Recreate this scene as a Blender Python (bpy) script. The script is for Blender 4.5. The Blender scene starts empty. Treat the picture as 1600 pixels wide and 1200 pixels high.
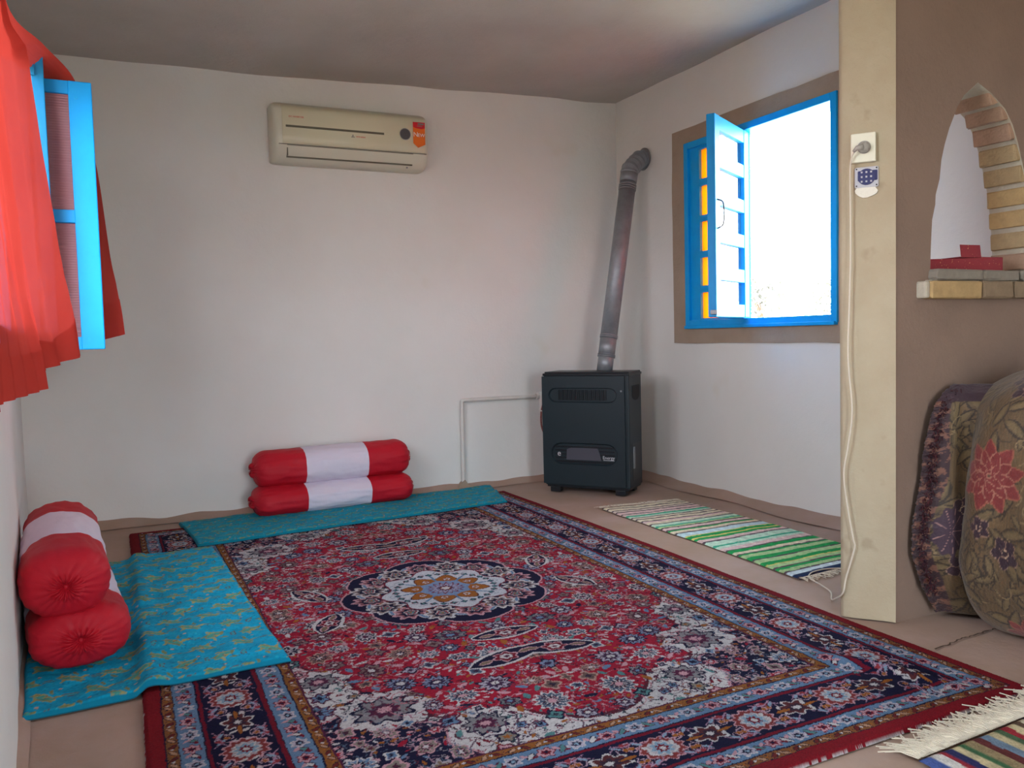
import bpy, bmesh, math, random
import numpy as np
from mathutils import Vector, Matrix, noise

S = bpy.context.scene
COL = S.collection
PI = math.pi
random.seed(7)
RNG = np.random.RandomState(7)

# ------------------------------------------------------------------ camera, world, exposure
CAM = Vector((0, 0, 1.05))
RX = Vector((0.9012, 0.0481, -0.4308)); RY = Vector((-0.4326, 0.0425, -0.9006)); RZ = Vector((-0.0256, 0.9979, 0.0587))
cd = bpy.data.cameras.new('camera'); cam = bpy.data.objects.new('camera', cd); COL.objects.link(cam)
cd.sensor_fit = 'HORIZONTAL'; cd.sensor_width = 36.0; cd.lens = 1290.5 / 1600 * 36.0
cd.clip_start = 0.02
rot = Matrix((RX, RY, RZ)).to_quaternion().normalized()
cam.matrix_world = Matrix.Translation(CAM) @ rot.to_matrix().to_4x4()
S.camera = cam

SKY_STRENGTH = 21.0
SKY_COLOR = (0.70, 0.87, 1.0, 1)
w = bpy.data.worlds.new('sky'); S.world = w; w.use_nodes = True
nt = w.node_tree; bgn = nt.nodes['Background']
tc = nt.nodes.new('ShaderNodeTexCoord'); sx = nt.nodes.new('ShaderNodeSeparateXYZ')
rp = nt.nodes.new('ShaderNodeValToRGB')
rp.color_ramp.elements[0].position = 0.0; rp.color_ramp.elements[0].color = (0.86, 0.93, 1.0, 1)
rp.color_ramp.elements[1].position = 0.6; rp.color_ramp.elements[1].color = SKY_COLOR
nt.links.new(tc.outputs['Generated'], sx.inputs[0]); nt.links.new(sx.outputs['Z'], rp.inputs[0])
nt.links.new(rp.outputs[0], bgn.inputs[0]); bgn.inputs[1].default_value = SKY_STRENGTH

def portal(loc, direction, sx_, sy_):
    l = bpy.data.lights.new('portal', 'AREA'); l.shape = 'RECTANGLE'; l.size = sx_; l.size_y = sy_
    l.cycles.is_portal = True
    o = bpy.data.objects.new('daylight_portal', l); COL.objects.link(o); o.location = loc
    o.rotation_euler = Vector(direction).to_track_quat('-Z', 'Y').to_euler()
portal((3.60, 3.56, 1.66), (-1, 0, 0), 0.75, 1.2)
portal((-0.55, 2.3, 1.65), (1, 0, 0), 2.5, 1.2)
portal((1.05, -2.07, 1.05), (0, 1, 0), 1.0, 2.1)

S.view_settings.view_transform = 'Standard'
S.view_settings.look = 'None'
S.view_settings.gamma = 1
S.view_settings.use_curve_mapping = False
S.view_settings.exposure = 0.0
S.cycles.use_denoising = True
S.cycles.max_bounces = 14
S.cycles.diffuse_bounces = 8
S.cycles.transmission_bounces = 8
S.cycles.transparent_max_bounces = 12
S.cycles.sample_clamp_indirect = 6.0

# ------------------------------------------------------------------ helpers
def lin(c):
    c = np.asarray(c, float)
    return np.where(c <= 0.04045, c / 12.92, ((c + 0.055) / 1.055) ** 2.4)
def rgb(r, g, b):
    v = lin([r / 255, g / 255, b / 255]); return (v[0], v[1], v[2], 1.0)

MATS = {}
def mat(name, col, rough=0.8, metal=0.0, noise_amt=0.0, noise_scale=8.0, bump=0.0, bump_scale=40.0, attr=False,
        spec=0.3, sheen=0.0, col2=None, stain=None, coat=0.0, wave=None):
    m = bpy.data.materials.new(name); m.use_nodes = True; t = m.node_tree; n = t.nodes
    b = n['Principled BSDF']; b.inputs['Roughness'].default_value = rough; b.inputs['Metallic'].default_value = metal
    b.inputs['Specular IOR Level'].default_value = spec
    b.inputs['Sheen Weight'].default_value = sheen
    b.inputs['Coat Weight'].default_value = coat
    tcn = n.new('ShaderNodeTexCoord'); src = None
    if attr:
        a = n.new('ShaderNodeAttribute'); a.attribute_name = 'col'; src = a.outputs['Color']
    else:
        r = n.new('ShaderNodeRGB'); r.outputs[0].default_value = col; src = r.outputs[0]
    def noise_node(scale, detail=5, rough_=0.6):
        x = n.new('ShaderNodeTexNoise'); x.inputs['Scale'].default_value = scale; x.inputs['Detail'].default_value = detail
        x.inputs['Roughness'].default_value = rough_
        t.links.new(tcn.outputs['Object'], x.inputs['Vector']); return x
    def mixc(fac, a_, b_):
        x = n.new('ShaderNodeMix'); x.data_type = 'RGBA'
        t.links.new(fac, x.inputs[0]); t.links.new(a_, x.inputs[6])
        if isinstance(b_, tuple): x.inputs[7].default_value = b_
        else: t.links.new(b_, x.inputs[7])
        return x.outputs[2]
    def ramp(src_, p0, p1):
        x = n.new('ShaderNodeMapRange'); x.inputs[1].default_value = p0; x.inputs[2].default_value = p1
        t.links.new(src_, x.inputs[0]); return x.outputs[0]
    if noise_amt > 0:
        nn = noise_node(noise_scale); c2 = col2 or tuple(x * 0.6 for x in (col or (.3, .3, .3, 1))[:3]) + (1,)
        f = ramp(nn.outputs['Fac'], 0.35, 0.7)
        mm = n.new('ShaderNodeMath'); mm.operation = 'MULTIPLY'; mm.inputs[1].default_value = noise_amt
        t.links.new(f, mm.inputs[0]); src = mixc(mm.outputs[0], src, c2)
    if stain:
        sc_, lo, hi, amt, c3 = stain
        nn = noise_node(sc_, 3, 0.5); f = ramp(nn.outputs['Fac'], lo, hi)
        mm = n.new('ShaderNodeMath'); mm.operation = 'MULTIPLY'; mm.inputs[1].default_value = amt
        t.links.new(f, mm.inputs[0]); src = mixc(mm.outputs[0], src, c3)
    t.links.new(src, b.inputs['Base Color'])
    if bump > 0 or wave:
        bn = n.new('ShaderNodeBump'); bn.inputs['Distance'].default_value = 0.01; bn.inputs['Strength'].default_value = bump or 0.3
        if wave:
            wv = n.new('ShaderNodeTexWave'); wv.inputs['Scale'].default_value = wave[1]; wv.bands_direction = wave[0]
            wv.inputs['Distortion'].default_value = 1.5
            t.links.new(tcn.outputs['Object'], wv.inputs['Vector']); t.links.new(wv.outputs['Fac'], bn.inputs['Height'])
        else:
            nn = noise_node(bump_scale, 6, 0.65); t.links.new(nn.outputs['Fac'], bn.inputs['Height'])
        t.links.new(bn.outputs[0], b.inputs['Normal'])
    MATS[name] = m
    return m

M_PLASTER = mat('plaster', rgb(224, 222, 218), 0.9, noise_amt=0.35, noise_scale=1.7, col2=rgb(211, 206, 199), bump=0.35, bump_scale=14,
                stain=(2.3, 0.66, 0.78, 0.3, rgb(206, 192, 160)))
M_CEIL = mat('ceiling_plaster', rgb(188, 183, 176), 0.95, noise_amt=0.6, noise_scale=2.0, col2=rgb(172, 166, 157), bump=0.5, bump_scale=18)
M_FLOOR = mat('mud_floor', rgb(172, 146, 134), 0.75, noise_amt=0.7, noise_scale=3.0, col2=rgb(156, 128, 108), bump=0.4, bump_scale=12,
              stain=(1.3, 0.5, 0.7, 0.5, rgb(160, 134, 112)))
M_MUD = mat('mud_plaster', rgb(144, 120, 106), 0.95, noise_amt=0.8, noise_scale=3.5, col2=rgb(134, 112, 99), bump=0.5, bump_scale=30)
M_CREAM = mat('cream_mud', rgb(180, 166, 141), 0.9, noise_amt=0.7, noise_scale=5, col2=rgb(170, 152, 126), bump=0.5, bump_scale=25,
              stain=(9, 0.66, 0.74, 0.35, rgb(140, 120, 95)))
M_SURR = mat('mud_surround', rgb(166, 146, 128), 0.95, noise_amt=0.6, noise_scale=5, col2=rgb(150, 130, 112), bump=0.5, bump_scale=30)
M_BLUE = mat('blue_paint', rgb(0, 160, 230), 0.4, noise_amt=0.4, noise_scale=12, col2=rgb(0, 142, 212), bump=0.15, bump_scale=20)
M_BLUE2 = mat('bright_blue_paint', rgb(0, 158, 232), 0.45, noise_amt=0.25, noise_scale=10, col2=rgb(0, 138, 210), bump=0.1, bump_scale=20)
M_METAL = mat('galvanized_metal', rgb(150, 152, 156), 0.45, metal=0.45, noise_amt=0.7, noise_scale=18, col2=rgb(126, 128, 132), bump=0.1, bump_scale=15)
M_DGREEN = mat('dark_green_enamel', rgb(32, 42, 48), 0.42, noise_amt=0.3, noise_scale=6, col2=rgb(30, 42, 44))
M_BLACK = mat('black_enamel', rgb(26, 28, 32), 0.35)
M_DARKSLOT = mat('dark_slot', rgb(12, 14, 18), 0.6)
M_GREYWIN = mat('grey_glass', rgb(78, 78, 86), 0.12, spec=0.5)
M_ACW = mat('ac_plastic', rgb(212, 208, 190), 0.4, spec=0.4)
M_ACP = mat('ac_panel_plastic', rgb(214, 208, 180), 0.3, spec=0.45)
M_ACG = mat('ac_grey', rgb(104, 100, 84), 0.5)
M_ACD = mat('ac_display', rgb(88, 86, 90), 0.2)
M_RED = mat('red_print', rgb(212, 50, 44), 0.5)
M_ORANGE = mat('orange_print', rgb(232, 112, 36), 0.5)
M_CRIM = mat('crimson_print', rgb(206, 36, 52), 0.5)
M_WHITE = mat('white_print', rgb(240, 238, 235), 0.6)
M_GREYP = mat('grey_print', rgb(120, 118, 116), 0.6)
M_PIPEW = mat('white_pipe_paint', rgb(216, 210, 204), 0.5, noise_amt=0.3, noise_scale=20, col2=rgb(190, 180, 172))
M_VALVE = mat('valve_red', rgb(120, 50, 48), 0.5, noise_amt=0.5, noise_scale=60, col2=rgb(170, 130, 120))
M_PLUG = mat('cream_plastic', rgb(232, 228, 208), 0.4)
M_CORD = mat('cord_plastic', rgb(214, 202, 184), 0.5)
M_GREYPL = mat('grey_plug', rgb(170, 164, 156), 0.5)
M_SOCK = mat('socket_core', rgb(58, 60, 104), 0.5)
M_LEADGREY = mat('lead_grey', rgb(196, 194, 200), 0.45)
M_PLASTERW = mat('white_patch', rgb(232, 226, 212), 0.9, bump=0.5, bump_scale=60)
M_CLOTHRED = mat('red_satin', rgb(184, 18, 38), 0.6, sheen=0.0, bump=0.3, bump_scale=22, noise_amt=0.35, noise_scale=9, col2=rgb(176, 16, 36))
M_CLOTHWH = mat('lilac_cotton', rgb(216, 206, 220), 0.75, sheen=0.0, bump=0.3, bump_scale=20)
M_CARD = mat('red_card', rgb(146, 44, 54), 0.55, noise_amt=0.5, noise_scale=40, col2=rgb(130, 38, 50), stain=(130, 0.66, 0.7, 0.9, rgb(226, 170, 110)))
M_BRICKS = [mat('brick_%s' % k, rgb(*c), 0.9, noise_amt=0.7, noise_scale=30, col2=rgb(*[int(x * .88) for x in c]), bump=0.6, bump_scale=70)
            for k, c in (('amber', (190, 158, 112)), ('rose', (176, 142, 120)), ('tan', (178, 152, 116)), ('grey', (146, 136, 124)), ('dun', (148, 126, 102)))]
M_MORTAR = mat('mortar', rgb(196, 186, 168), 0.95, bump=0.7, bump_scale=60, noise_amt=0.5, noise_scale=20, col2=rgb(172, 158, 140))
M_CLAY = mat('outside_clay_brick', rgb(196, 130, 118), 0.9, noise_amt=0.5, noise_scale=20)
M_SAND = mat('sand_ground', rgb(196, 178, 150), 0.95, noise_amt=0.5, noise_scale=2)
M_LEAF = mat('pale_leaf', rgb(120, 118, 112), 0.8)
M_BARK = mat('bark', rgb(110, 92, 76), 0.9)
M_CARPET = mat('carpet_pile', None, 0.95, attr=True, sheen=0.0, spec=0.1, bump=0.5, bump_scale=260)
M_QUILT = mat('quilt_cloth', None, 0.8, attr=True, sheen=0.0, spec=0.2, bump=0.3, bump_scale=60)
M_RAG = mat('rag_weave', None, 0.95, attr=True, bump=0.6, bump_scale=180)
M_BROC = mat('brocade', None, 0.5, attr=True, sheen=0.2, bump=0.5, bump_scale=90, spec=0.5)
M_FRINGE = mat('fringe_cotton', rgb(214, 202, 182), 0.9)
M_NAVYF = mat('dark_plum_cloth', rgb(44, 24, 40), 0.8, noise_amt=0.6, noise_scale=60, col2=rgb(120, 60, 50))

M_TEALB = mat('teal_paint', rgb(0, 104, 150), 0.5, noise_amt=0.4, noise_scale=12, col2=rgb(0, 86, 130), bump=0.2, bump_scale=20)
def tglass(name, col, rough, refl=0.1, alpha=0.5, bump=0.0, wave=None):
    """coloured see-through pane: mix of tinted transparency, translucency and gloss"""
    m = bpy.data.materials.new(name); m.use_nodes = True; t = m.node_tree; n = t.nodes; n.remove(n['Principled BSDF'])
    out = n['Material Output']
    tr = n.new('ShaderNodeBsdfTransparent'); tr.inputs[0].default_value = col
    tl = n.new('ShaderNodeBsdfTranslucent'); tl.inputs[0].default_value = col
    gl = n.new('ShaderNodeBsdfGlossy'); gl.inputs['Roughness'].default_value = rough
    m1 = n.new('ShaderNodeMixShader'); m1.inputs[0].default_value = alpha
    t.links.new(tr.outputs[0], m1.inputs[1]); t.links.new(tl.outputs[0], m1.inputs[2])
    m2 = n.new('ShaderNodeMixShader'); m2.inputs[0].default_value = refl
    t.links.new(m1.outputs[0], m2.inputs[1]); t.links.new(gl.outputs[0], m2.inputs[2]); t.links.new(m2.outputs[0], out.inputs[0])
    MATS[name] = m; return m
M_ORGLASS = tglass('orange_stained_glass', rgb(246, 146, 10), 0.2, 0.06, 0.45)

M_CLEAR = tglass('clear_glass', rgb(236, 244, 246), 0.05, 0.45, 0.08)
def reflected_brick_glass():  # rose colour and ribs imitate bricks reflected in the window glass
    m = bpy.data.materials.new('brick_reflection_glass'); m.use_nodes = True; t = m.node_tree; n = t.nodes
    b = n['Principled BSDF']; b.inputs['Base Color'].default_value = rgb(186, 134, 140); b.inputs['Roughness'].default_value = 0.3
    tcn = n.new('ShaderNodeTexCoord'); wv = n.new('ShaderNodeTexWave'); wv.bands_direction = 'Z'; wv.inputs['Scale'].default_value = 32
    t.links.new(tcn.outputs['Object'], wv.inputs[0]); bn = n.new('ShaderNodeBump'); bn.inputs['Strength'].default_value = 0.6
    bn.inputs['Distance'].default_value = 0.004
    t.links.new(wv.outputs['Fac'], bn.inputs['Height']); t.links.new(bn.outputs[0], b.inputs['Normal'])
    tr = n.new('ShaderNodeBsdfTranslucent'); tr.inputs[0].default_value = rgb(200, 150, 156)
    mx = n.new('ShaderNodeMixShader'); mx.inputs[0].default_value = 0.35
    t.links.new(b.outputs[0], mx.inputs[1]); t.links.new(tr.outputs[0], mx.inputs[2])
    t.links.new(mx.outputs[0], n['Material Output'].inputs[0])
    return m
M_BRICKREFL = reflected_brick_glass()

def voile():
    m = bpy.data.materials.new('red_voile'); m.use_nodes = True; t = m.node_tree; n = t.nodes; n.remove(n['Principled BSDF'])
    tcn = n.new('ShaderNodeTexCoord'); nz = n.new('ShaderNodeTexNoise'); nz.inputs['Scale'].default_value = 6
    t.links.new(tcn.outputs['Object'], nz.inputs[0])
    mc = n.new('ShaderNodeMix'); mc.data_type = 'RGBA'; mc.inputs[6].default_value = rgb(178, 58, 50); mc.inputs[7].default_value = rgb(196, 70, 60)
    t.links.new(nz.outputs['Fac'], mc.inputs[0])
    df = n.new('ShaderNodeBsdfDiffuse'); tl = n.new('ShaderNodeBsdfTranslucent'); tr = n.new('ShaderNodeBsdfTransparent')
    t.links.new(mc.outputs[2], df.inputs[0]); t.links.new(mc.outputs[2], tl.inputs[0]); tr.inputs[0].default_value = rgb(255, 150, 140)
    m1 = n.new('ShaderNodeMixShader'); m1.inputs[0].default_value = 0.15
    t.links.new(df.outputs[0], m1.inputs[1]); t.links.new(tl.outputs[0], m1.inputs[2])
    m2 = n.new('ShaderNodeMixShader'); m2.inputs[0].default_value = 0.07
    t.links.new(m1.outputs[0], m2.inputs[1]); t.links.new(tr.outputs[0], m2.inputs[2]); t.links.new(m2.outputs[0], n['Material Output'].inputs[0])
    return m
M_VOILE = voile()

def link_mesh(name, me, m=None, parent=None, smooth=False):
    o = bpy.data.objects.new(name, me); COL.objects.link(o)
    if m is not None:
        for x in (m if isinstance(m, (list, tuple)) else [m]): me.materials.append(x)
    if smooth:
        me.polygons.foreach_set('use_smooth', [True] * len(me.polygons))
    if parent is not None: o.parent = parent
    return o
def obj(name, bm, m, parent=None, smooth=False):
    bmesh.ops.recalc_face_normals(bm, faces=bm.faces)
    me = bpy.data.meshes.new(name); bm.to_mesh(me); bm.free()
    return link_mesh(name, me, m, parent, smooth)
def thing(name, label, cat, loc=(0, 0, 0), rotz=0.0, group=None):
    o = bpy.data.objects.new(name, None); COL.objects.link(o); o.location = loc; o.rotation_euler = (0, 0, rotz)
    o.empty_display_size = 0.1
    return tag(o, label, cat, group)
def tag(o, label, cat, group=None):
    o['label'] = label; o['category'] = cat
    if group: o['group'] = group
    return o
def struct(o):
    o['kind'] = 'structure'; return o
def box(bm, lo, hi, M=None, bevel=0.0):
    vs = [bm.verts.new((x, y, z)) for x in (lo[0], hi[0]) for y in (lo[1], hi[1]) for z in (lo[2], hi[2])]
    fs = [bm.faces.new([vs[i] for i in q]) for q in ((0, 1, 3, 2), (4, 6, 7, 5), (0, 4, 5, 1), (2, 3, 7, 6), (0, 2, 6, 4), (1, 5, 7, 3))]
    if bevel:
        es = list({e for f in fs for e in f.edges})
        r = bmesh.ops.bevel(bm, geom=es, offset=bevel, segments=2, profile=0.5, affect='EDGES')
        vs = list({v for v in vs if v.is_valid} | set(r['verts']))
    if M is not None:
        for v in vs: v.co = M @ v.co
    return vs
def tube(bm, pts, r, seg=12, cap=True):
    pts = [Vector(p) for p in pts]; rings = []
    up = None
    for i, p in enumerate(pts):
        d = (pts[min(i + 1, len(pts) - 1)] - pts[max(i - 1, 0)]).normalized()
        if up is None:
            up = d.orthogonal().normalized()
        up = (up - d * up.dot(d)).normalized(); sd = d.cross(up)
        rr = r[i] if isinstance(r, (list, tuple)) else r
        rings.append([bm.verts.new(p + (up * math.cos(2 * PI * k / seg) + sd * math.sin(2 * PI * k / seg)) * rr) for k in range(seg)])
    for a, b in zip(rings, rings[1:]):
        for k in range(seg): bm.faces.new((a[k], a[(k + 1) % seg], b[(k + 1) % seg], b[k]))
    if cap:
        bm.faces.new(rings[0][::-1]); bm.faces.new(rings[-1])
def prism(bm, poly, z0, z1, M=None):
    a = [bm.verts.new((p[0], p[1], z0)) for p in poly]; b = [bm.verts.new((p[0], p[1], z1)) for p in poly]
    n = len(poly); bm.faces.new(a[::-1]); bm.faces.new(b)
    for i in range(n): bm.faces.new((a[i], a[(i + 1) % n], b[(i + 1) % n], b[i]))
    if M is not None:
        for v in a + b: v.co = M @ v.co
def spline(pts, n=8):
    """Catmull-Rom through the points"""
    P = [Vector(p) for p in pts]; P = [2 * P[0] - P[1]] + P + [2 * P[-1] - P[-2]]; out = []
    for i in range(1, len(P) - 2):
        for k in range(n):
            t = k / n; a, b, c, d = P[i - 1:i + 3]
            out.append(0.5 * ((2 * b) + (c - a) * t + (2 * a - 5 * b + 4 * c - d) * t * t + (3 * b - a - 3 * c + d) * t ** 3))
    out.append(P[-2]); return out
def grid_np(name, P, m, parent=None, cols=None, smooth=True, flip=False):
    """P: (rows, cols, 3) numpy positions; cols: linear colours per vertex"""
    R_, C_ = P.shape[:2]; me = bpy.data.meshes.new(name)
    idx = np.arange(R_ * C_).reshape(R_, C_)
    q = np.stack([idx[:-1, :-1], idx[:-1, 1:], idx[1:, 1:], idx[1:, :-1]], -1).reshape(-1, 4)
    if flip: q = q[:, ::-1]
    me.vertices.add(R_ * C_); me.vertices.foreach_set('co', P.reshape(-1).astype(np.float32))
    me.loops.add(q.size); me.loops.foreach_set('vertex_index', q.reshape(-1).astype(np.int32))
    me.polygons.add(len(q)); me.polygons.foreach_set('loop_start', np.arange(0, q.size, 4, dtype=np.int32))
    me.polygons.foreach_set('use_smooth', np.full(len(q), smooth))
    me.update(calc_edges=True); me.validate()
    if cols is not None:
        a = me.color_attributes.new('col', 'FLOAT_COLOR', 'POINT')
        c4 = np.ones((R_ * C_, 4), np.float32); c4[:, :3] = cols.reshape(-1, 3); a.data.foreach_set('color', c4.reshape(-1))
    return link_mesh(name, me, m, parent)
def fbm(X, Y, seed=0, sc=1.0, oct_=3):
    """cheap smooth noise from sines"""
    r = np.random.RandomState(seed); out = np.zeros_like(X, float); a = 1.0; tot = 0
    for o in range(oct_):
        for k in range(5):
            th = r.rand() * 2 * PI; f = sc * 2 ** o * (0.7 + 0.6 * r.rand())
            out += a * np.sin((X * math.cos(th) + Y * math.sin(th)) * f * 2 * PI + r.rand() * 6.28)
        tot += a * 2.2; a *= 0.5
    return out / tot

# ------------------------------------------------------------------ setting
H_ROOM = 2.70
def ceil_z(x, y): return 2.645 + 0.026 * x + 0.012 * math.sin(3 * x + 1) + 0.01 * math.sin(2.2 * y)
E_L = Vector((-0.0718, 1, 0)).normalized(); N_L = Vector((E_L.y, -E_L.x, 0))      # left wall runs slightly askew
def xl(y): return -0.105 - 0.0718 * y

def wall_panel(name, O, U, N, width, holes, m, top=2.95, res=0.07, amp=0.006, thick=0.25, seed=0, bottom=-0.05):
    """wall whose inner face passes through O along U; N points into the room; holes: (u0,u1,z0,z1)"""
    us = list(np.arange(0, width + res / 2, res)); us[-1] = width; zs = list(np.arange(bottom, top + res / 2, res))
    for h in holes:
        us = [u for u in us if min(abs(u - h[0]), abs(u - h[1])) > res * 0.45] + [h[0], h[1]]
        zs = [z for z in zs if min(abs(z - h[2]), abs(z - h[3])) > res * 0.45] + [h[2], h[3]]
    us = sorted(set(us)); zs = sorted(set(zs)); bm = bmesh.new(); V = {}
    for i, u in enumerate(us):
        for j, z in enumerate(zs):
            p = O + U * u + Vector((0, 0, z)); d = amp * (noise.noise(Vector((u * 1.3 + seed * 7, z * 1.3, seed))) + 0.4 * noise.noise(Vector((u * 4, z * 4, seed + 3))))
            V[i, j] = bm.verts.new(p + N * d)
    for i in range(len(us) - 1):
        for j in range(len(zs) - 1):
            uc = (us[i] + us[i + 1]) / 2; zc = (zs[j] + zs[j + 1]) / 2
            if any(h[0] < uc < h[1] and h[2] < zc < h[3] for h in holes): continue
            f = bm.faces.new((V[i, j], V[i + 1, j], V[i + 1, j + 1], V[i, j + 1]))
            f.normal_update()
            if f.normal.dot(N) < 0: f.normal_flip()
    for k in list(V):
        if not V[k].link_faces: bm.verts.remove(V[k])
    me = bpy.data.meshes.new(name); bm.to_mesh(me); bm.free()
    o = link_mesh(name, me, m, None, True)
    s = o.modifiers.new('thickness', 'SOLIDIFY'); s.thickness = thick; s.offset = -1.0
    return struct(o)

YF = -1.8; YB = 5.27; XR = 3.43
WIN_R = (3.20, 3.90, 1.115, 2.225)     # opening seen through (y0,y1,z0,z1)
FIX_R = (3.90, 4.40, 1.115, 2.225)
wall_panel('wall_left', Vector((xl(YF - .3), YF - .3, 0)), E_L, N_L, 7.65, [(3.25, 5.62, 1.10, 2.24)], M_PLASTER, seed=1)  # opening lengthened out of view past the curtain for more side light
wall_panel('wall_back', Vector((-0.9, YB, 0)), Vector((1, 0, 0)), Vector((0, -1, 0)), 4.7, [], M_PLASTER, seed=2, amp=0.012)
wall_panel('wall_right', Vector((XR, YF - .3, 0)), Vector((0, 1, 0)), Vector((-1, 0, 0)), 7.65, [(WIN_R[0] - YF + .3 - .03, FIX_R[1] - YF + .3 + .03, 1.08, 2.26)], M_PLASTER, seed=3, amp=0.01)
wall_panel('wall_front', Vector((-0.2, YF, 0)), Vector((1, 0, 0)), Vector((0, 1, 0)), 3.9, [(0.8, 1.7, -0.05, 2.05)], M_PLASTER, seed=4)  # unseen doorway added behind the camera to let in frontal light
# floor and ceiling
xs = np.linspace(-0.9, 3.75, 90); ys = np.linspace(YF - .3, 5.55, 140); X, Y = np.meshgrid(xs, ys)
Z = 0.0 + 0.003 * fbm(X, Y, 5, 0.8) - 0.004
me_o = grid_np('floor', np.stack([X, Y, Z], -1), M_FLOOR); struct(me_o)
s_ = me_o.modifiers.new('t', 'SOLIDIFY'); s_.thickness = 0.06; s_.offset = -1
xs = np.linspace(-0.9, 3.75, 70); ys = np.linspace(YF - .3, 5.55, 100); X, Y = np.meshgrid(xs, ys)
Z = 2.655 + 0.024 * X + 0.020 * fbm(X, Y, 9, 0.45, 3) + 0.05 * np.exp(-((Y - 5.27) / 0.12) ** 2) * 0
Zc = Z
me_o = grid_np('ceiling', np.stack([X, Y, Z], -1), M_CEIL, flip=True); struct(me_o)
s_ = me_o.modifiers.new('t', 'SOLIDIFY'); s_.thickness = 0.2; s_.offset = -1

# mud coving along the foot of the walls
def coving(name, O, U, N, length, hgt, dep, seed):
    n = int(length / 0.04); prof = ((0.0, 1.0), (0.18, 0.72), (0.45, 0.3), (1.0, 0.0)); rows = []
    for k in range(n + 1):
        u = length * k / n
        a = 1 + 0.5 * noise.noise(Vector((u * 1.6, seed, 0))) + 0.45 * noise.noise(Vector((u * 5, seed, 2)))
        hh = hgt * max(0.25, a); dd = dep * (1 + 0.4 * noise.noise(Vector((u * 2, seed, 5))))
        rows.append([O + U * u + N * (0.012 + dd * p - 0.012 * (p == 0)) + Vector((0, 0, hh * q + 0.0005)) for p, q in prof] )
    P = np.array([[list(v) for v in r] for r in rows])
    return struct(grid_np(name, P, M_FLOOR))
coving('baseboard_back', Vector((-0.5, YB, 0)), Vector((1, 0, 0)), Vector((0, -1, 0)), 3.93, 0.035, 0.06, 1)
coving('baseboard_right', Vector((XR, 2.18, 0)), Vector((0, 1, 0)), Vector((-1, 0, 0)), 3.09, 0.035, 0.10, 2)
coving('baseboard_left', Vector((xl(0.5) - 0.004, 0.5, 0)), E_L, N_L, 4.77, 0.015, 0.02, 3)

# partition with pointed arch ------------------------------------------------
ARCH = [(2.625, 1.247), (2.630, 1.36), (2.634, 1.42), (2.650, 1.475), (2.652, 1.51), (2.672, 1.566), (2.681, 1.634), (2.698, 1.69), (2.722, 1.749),
        (2.765, 1.828), (2.80, 1.872), (2.875, 1.925),
        (2.955, 1.892), (3.03, 1.845), (3.075, 1.79), (3.105, 1.73), (3.132, 1.66), (3.155, 1.60), (3.172, 1.53), (3.185, 1.45), (3.196, 1.36), (3.20, 1.247)]
def partition():
    bm = bmesh.new(); zt = 2.95
    def ring(y, left):
        outer = [(left, -0.05), (XR + 0.02, -0.05), (XR + 0.02, zt), (left, zt)]
        # subdivide the outer outline a little
        o = []
        for (a, b) in zip(outer, outer[1:] + outer[:1]):
            n = 14
            for k in range(n): o.append((a[0] + (b[0] - a[0]) * k / n, a[1] + (b[1] - a[1]) * k / n))
        ov = [bm.verts.new((p[0], y, p[1])) for p in o]; hv = [bm.verts.new((p[0], y, p[1])) for p in ARCH]
        oe = [bm.edges.new((a, b)) for a, b in zip(ov, ov[1:] + ov[:1])]; he = [bm.edges.new((a, b)) for a, b in zip(hv, hv[1:] + hv[:1])]
        r = bmesh.ops.triangle_fill(bm, use_beauty=True, edges=oe + he)
        return ov, hv
    fo, fh = ring(2.02, 2.45); bo, bh = ring(2.18, 2.37)
    for k in range(len(fh)):
        f = bm.faces.new((fh[k], fh[(k + 1) % len(fh)], bh[(k + 1) % len(bh)], bh[k])); f.material_index = 1
    # closing top, bottom, right (the left end is the pier)
    n = len(fo)
    for k in range(n):
        a, b, c, d = fo[k], fo[(k + 1) % n], bo[(k + 1) % n], bo[k]
        if k >= 3 * 14: continue
        bm.faces.new((a, b, c, d))
    bmesh.ops.recalc_face_normals(bm, faces=bm.faces)
    me = bpy.data.meshes.new('wall_arch'); bm.to_mesh(me); bm.free()
    return struct(link_mesh('wall_arch', me, [M_MUD, M_MORTAR]))
WALL = partition()
# cream end face of the partition, a rounded and slightly uneven mud pier
def pier():
    outline = [(2.452, 2.018), (2.430, 2.046), (2.400, 2.084), (2.370, 2.122), (2.348, 2.150), (2.350, 2.170), (2.372, 2.182), (2.44, 2.182)]
    bm = bmesh.new(); zs = np.arange(0, 2.96, 0.05); rows = []
    for z in zs:
        r = []
        for i, (x, y) in enumerate(outline):
            d = 0.005 * noise.noise(Vector((i * 0.5, z * 2.2, 4))) + 0.003 * noise.noise(Vector((i, z * 9, 1)))
            fl_ = 0.012 * max(0, 1 - z / 0.12)
            lean = -0.006 * z / 2.2
            r.append(bm.verts.new((x - (d + fl_) * 0.78 + lean, y - (d + fl_) * 0.62, z)))
        rows.append(r)
    for a, b in zip(rows, rows[1:]):
        for k in range(len(outline) - 1): bm.faces.new((a[k], a[k + 1], b[k + 1], b[k]))
    o = obj('pier_face', bm, M_CREAM, WALL, True); return o
pier()

def brick_mesh(name, sx_, sy_, sz_, seed, bev=0.006):
    bm = bmesh.new(); r = random.Random(seed)
    vs = box(bm, (-sx_ / 2, -sy_ / 2, -sz_ / 2), (sx_ / 2, sy_ / 2, sz_ / 2), None, bev)
    for v in bm.verts:
        v.co += Vector((r.uniform(-1, 1), r.uniform(-1, 1), r.uniform(-1, 1))) * 0.0022
    me = bpy.data.meshes.new(name); bmesh.ops.recalc_face_normals(bm, faces=bm.faces); bm.to_mesh(me); bm.free(); return me
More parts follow.
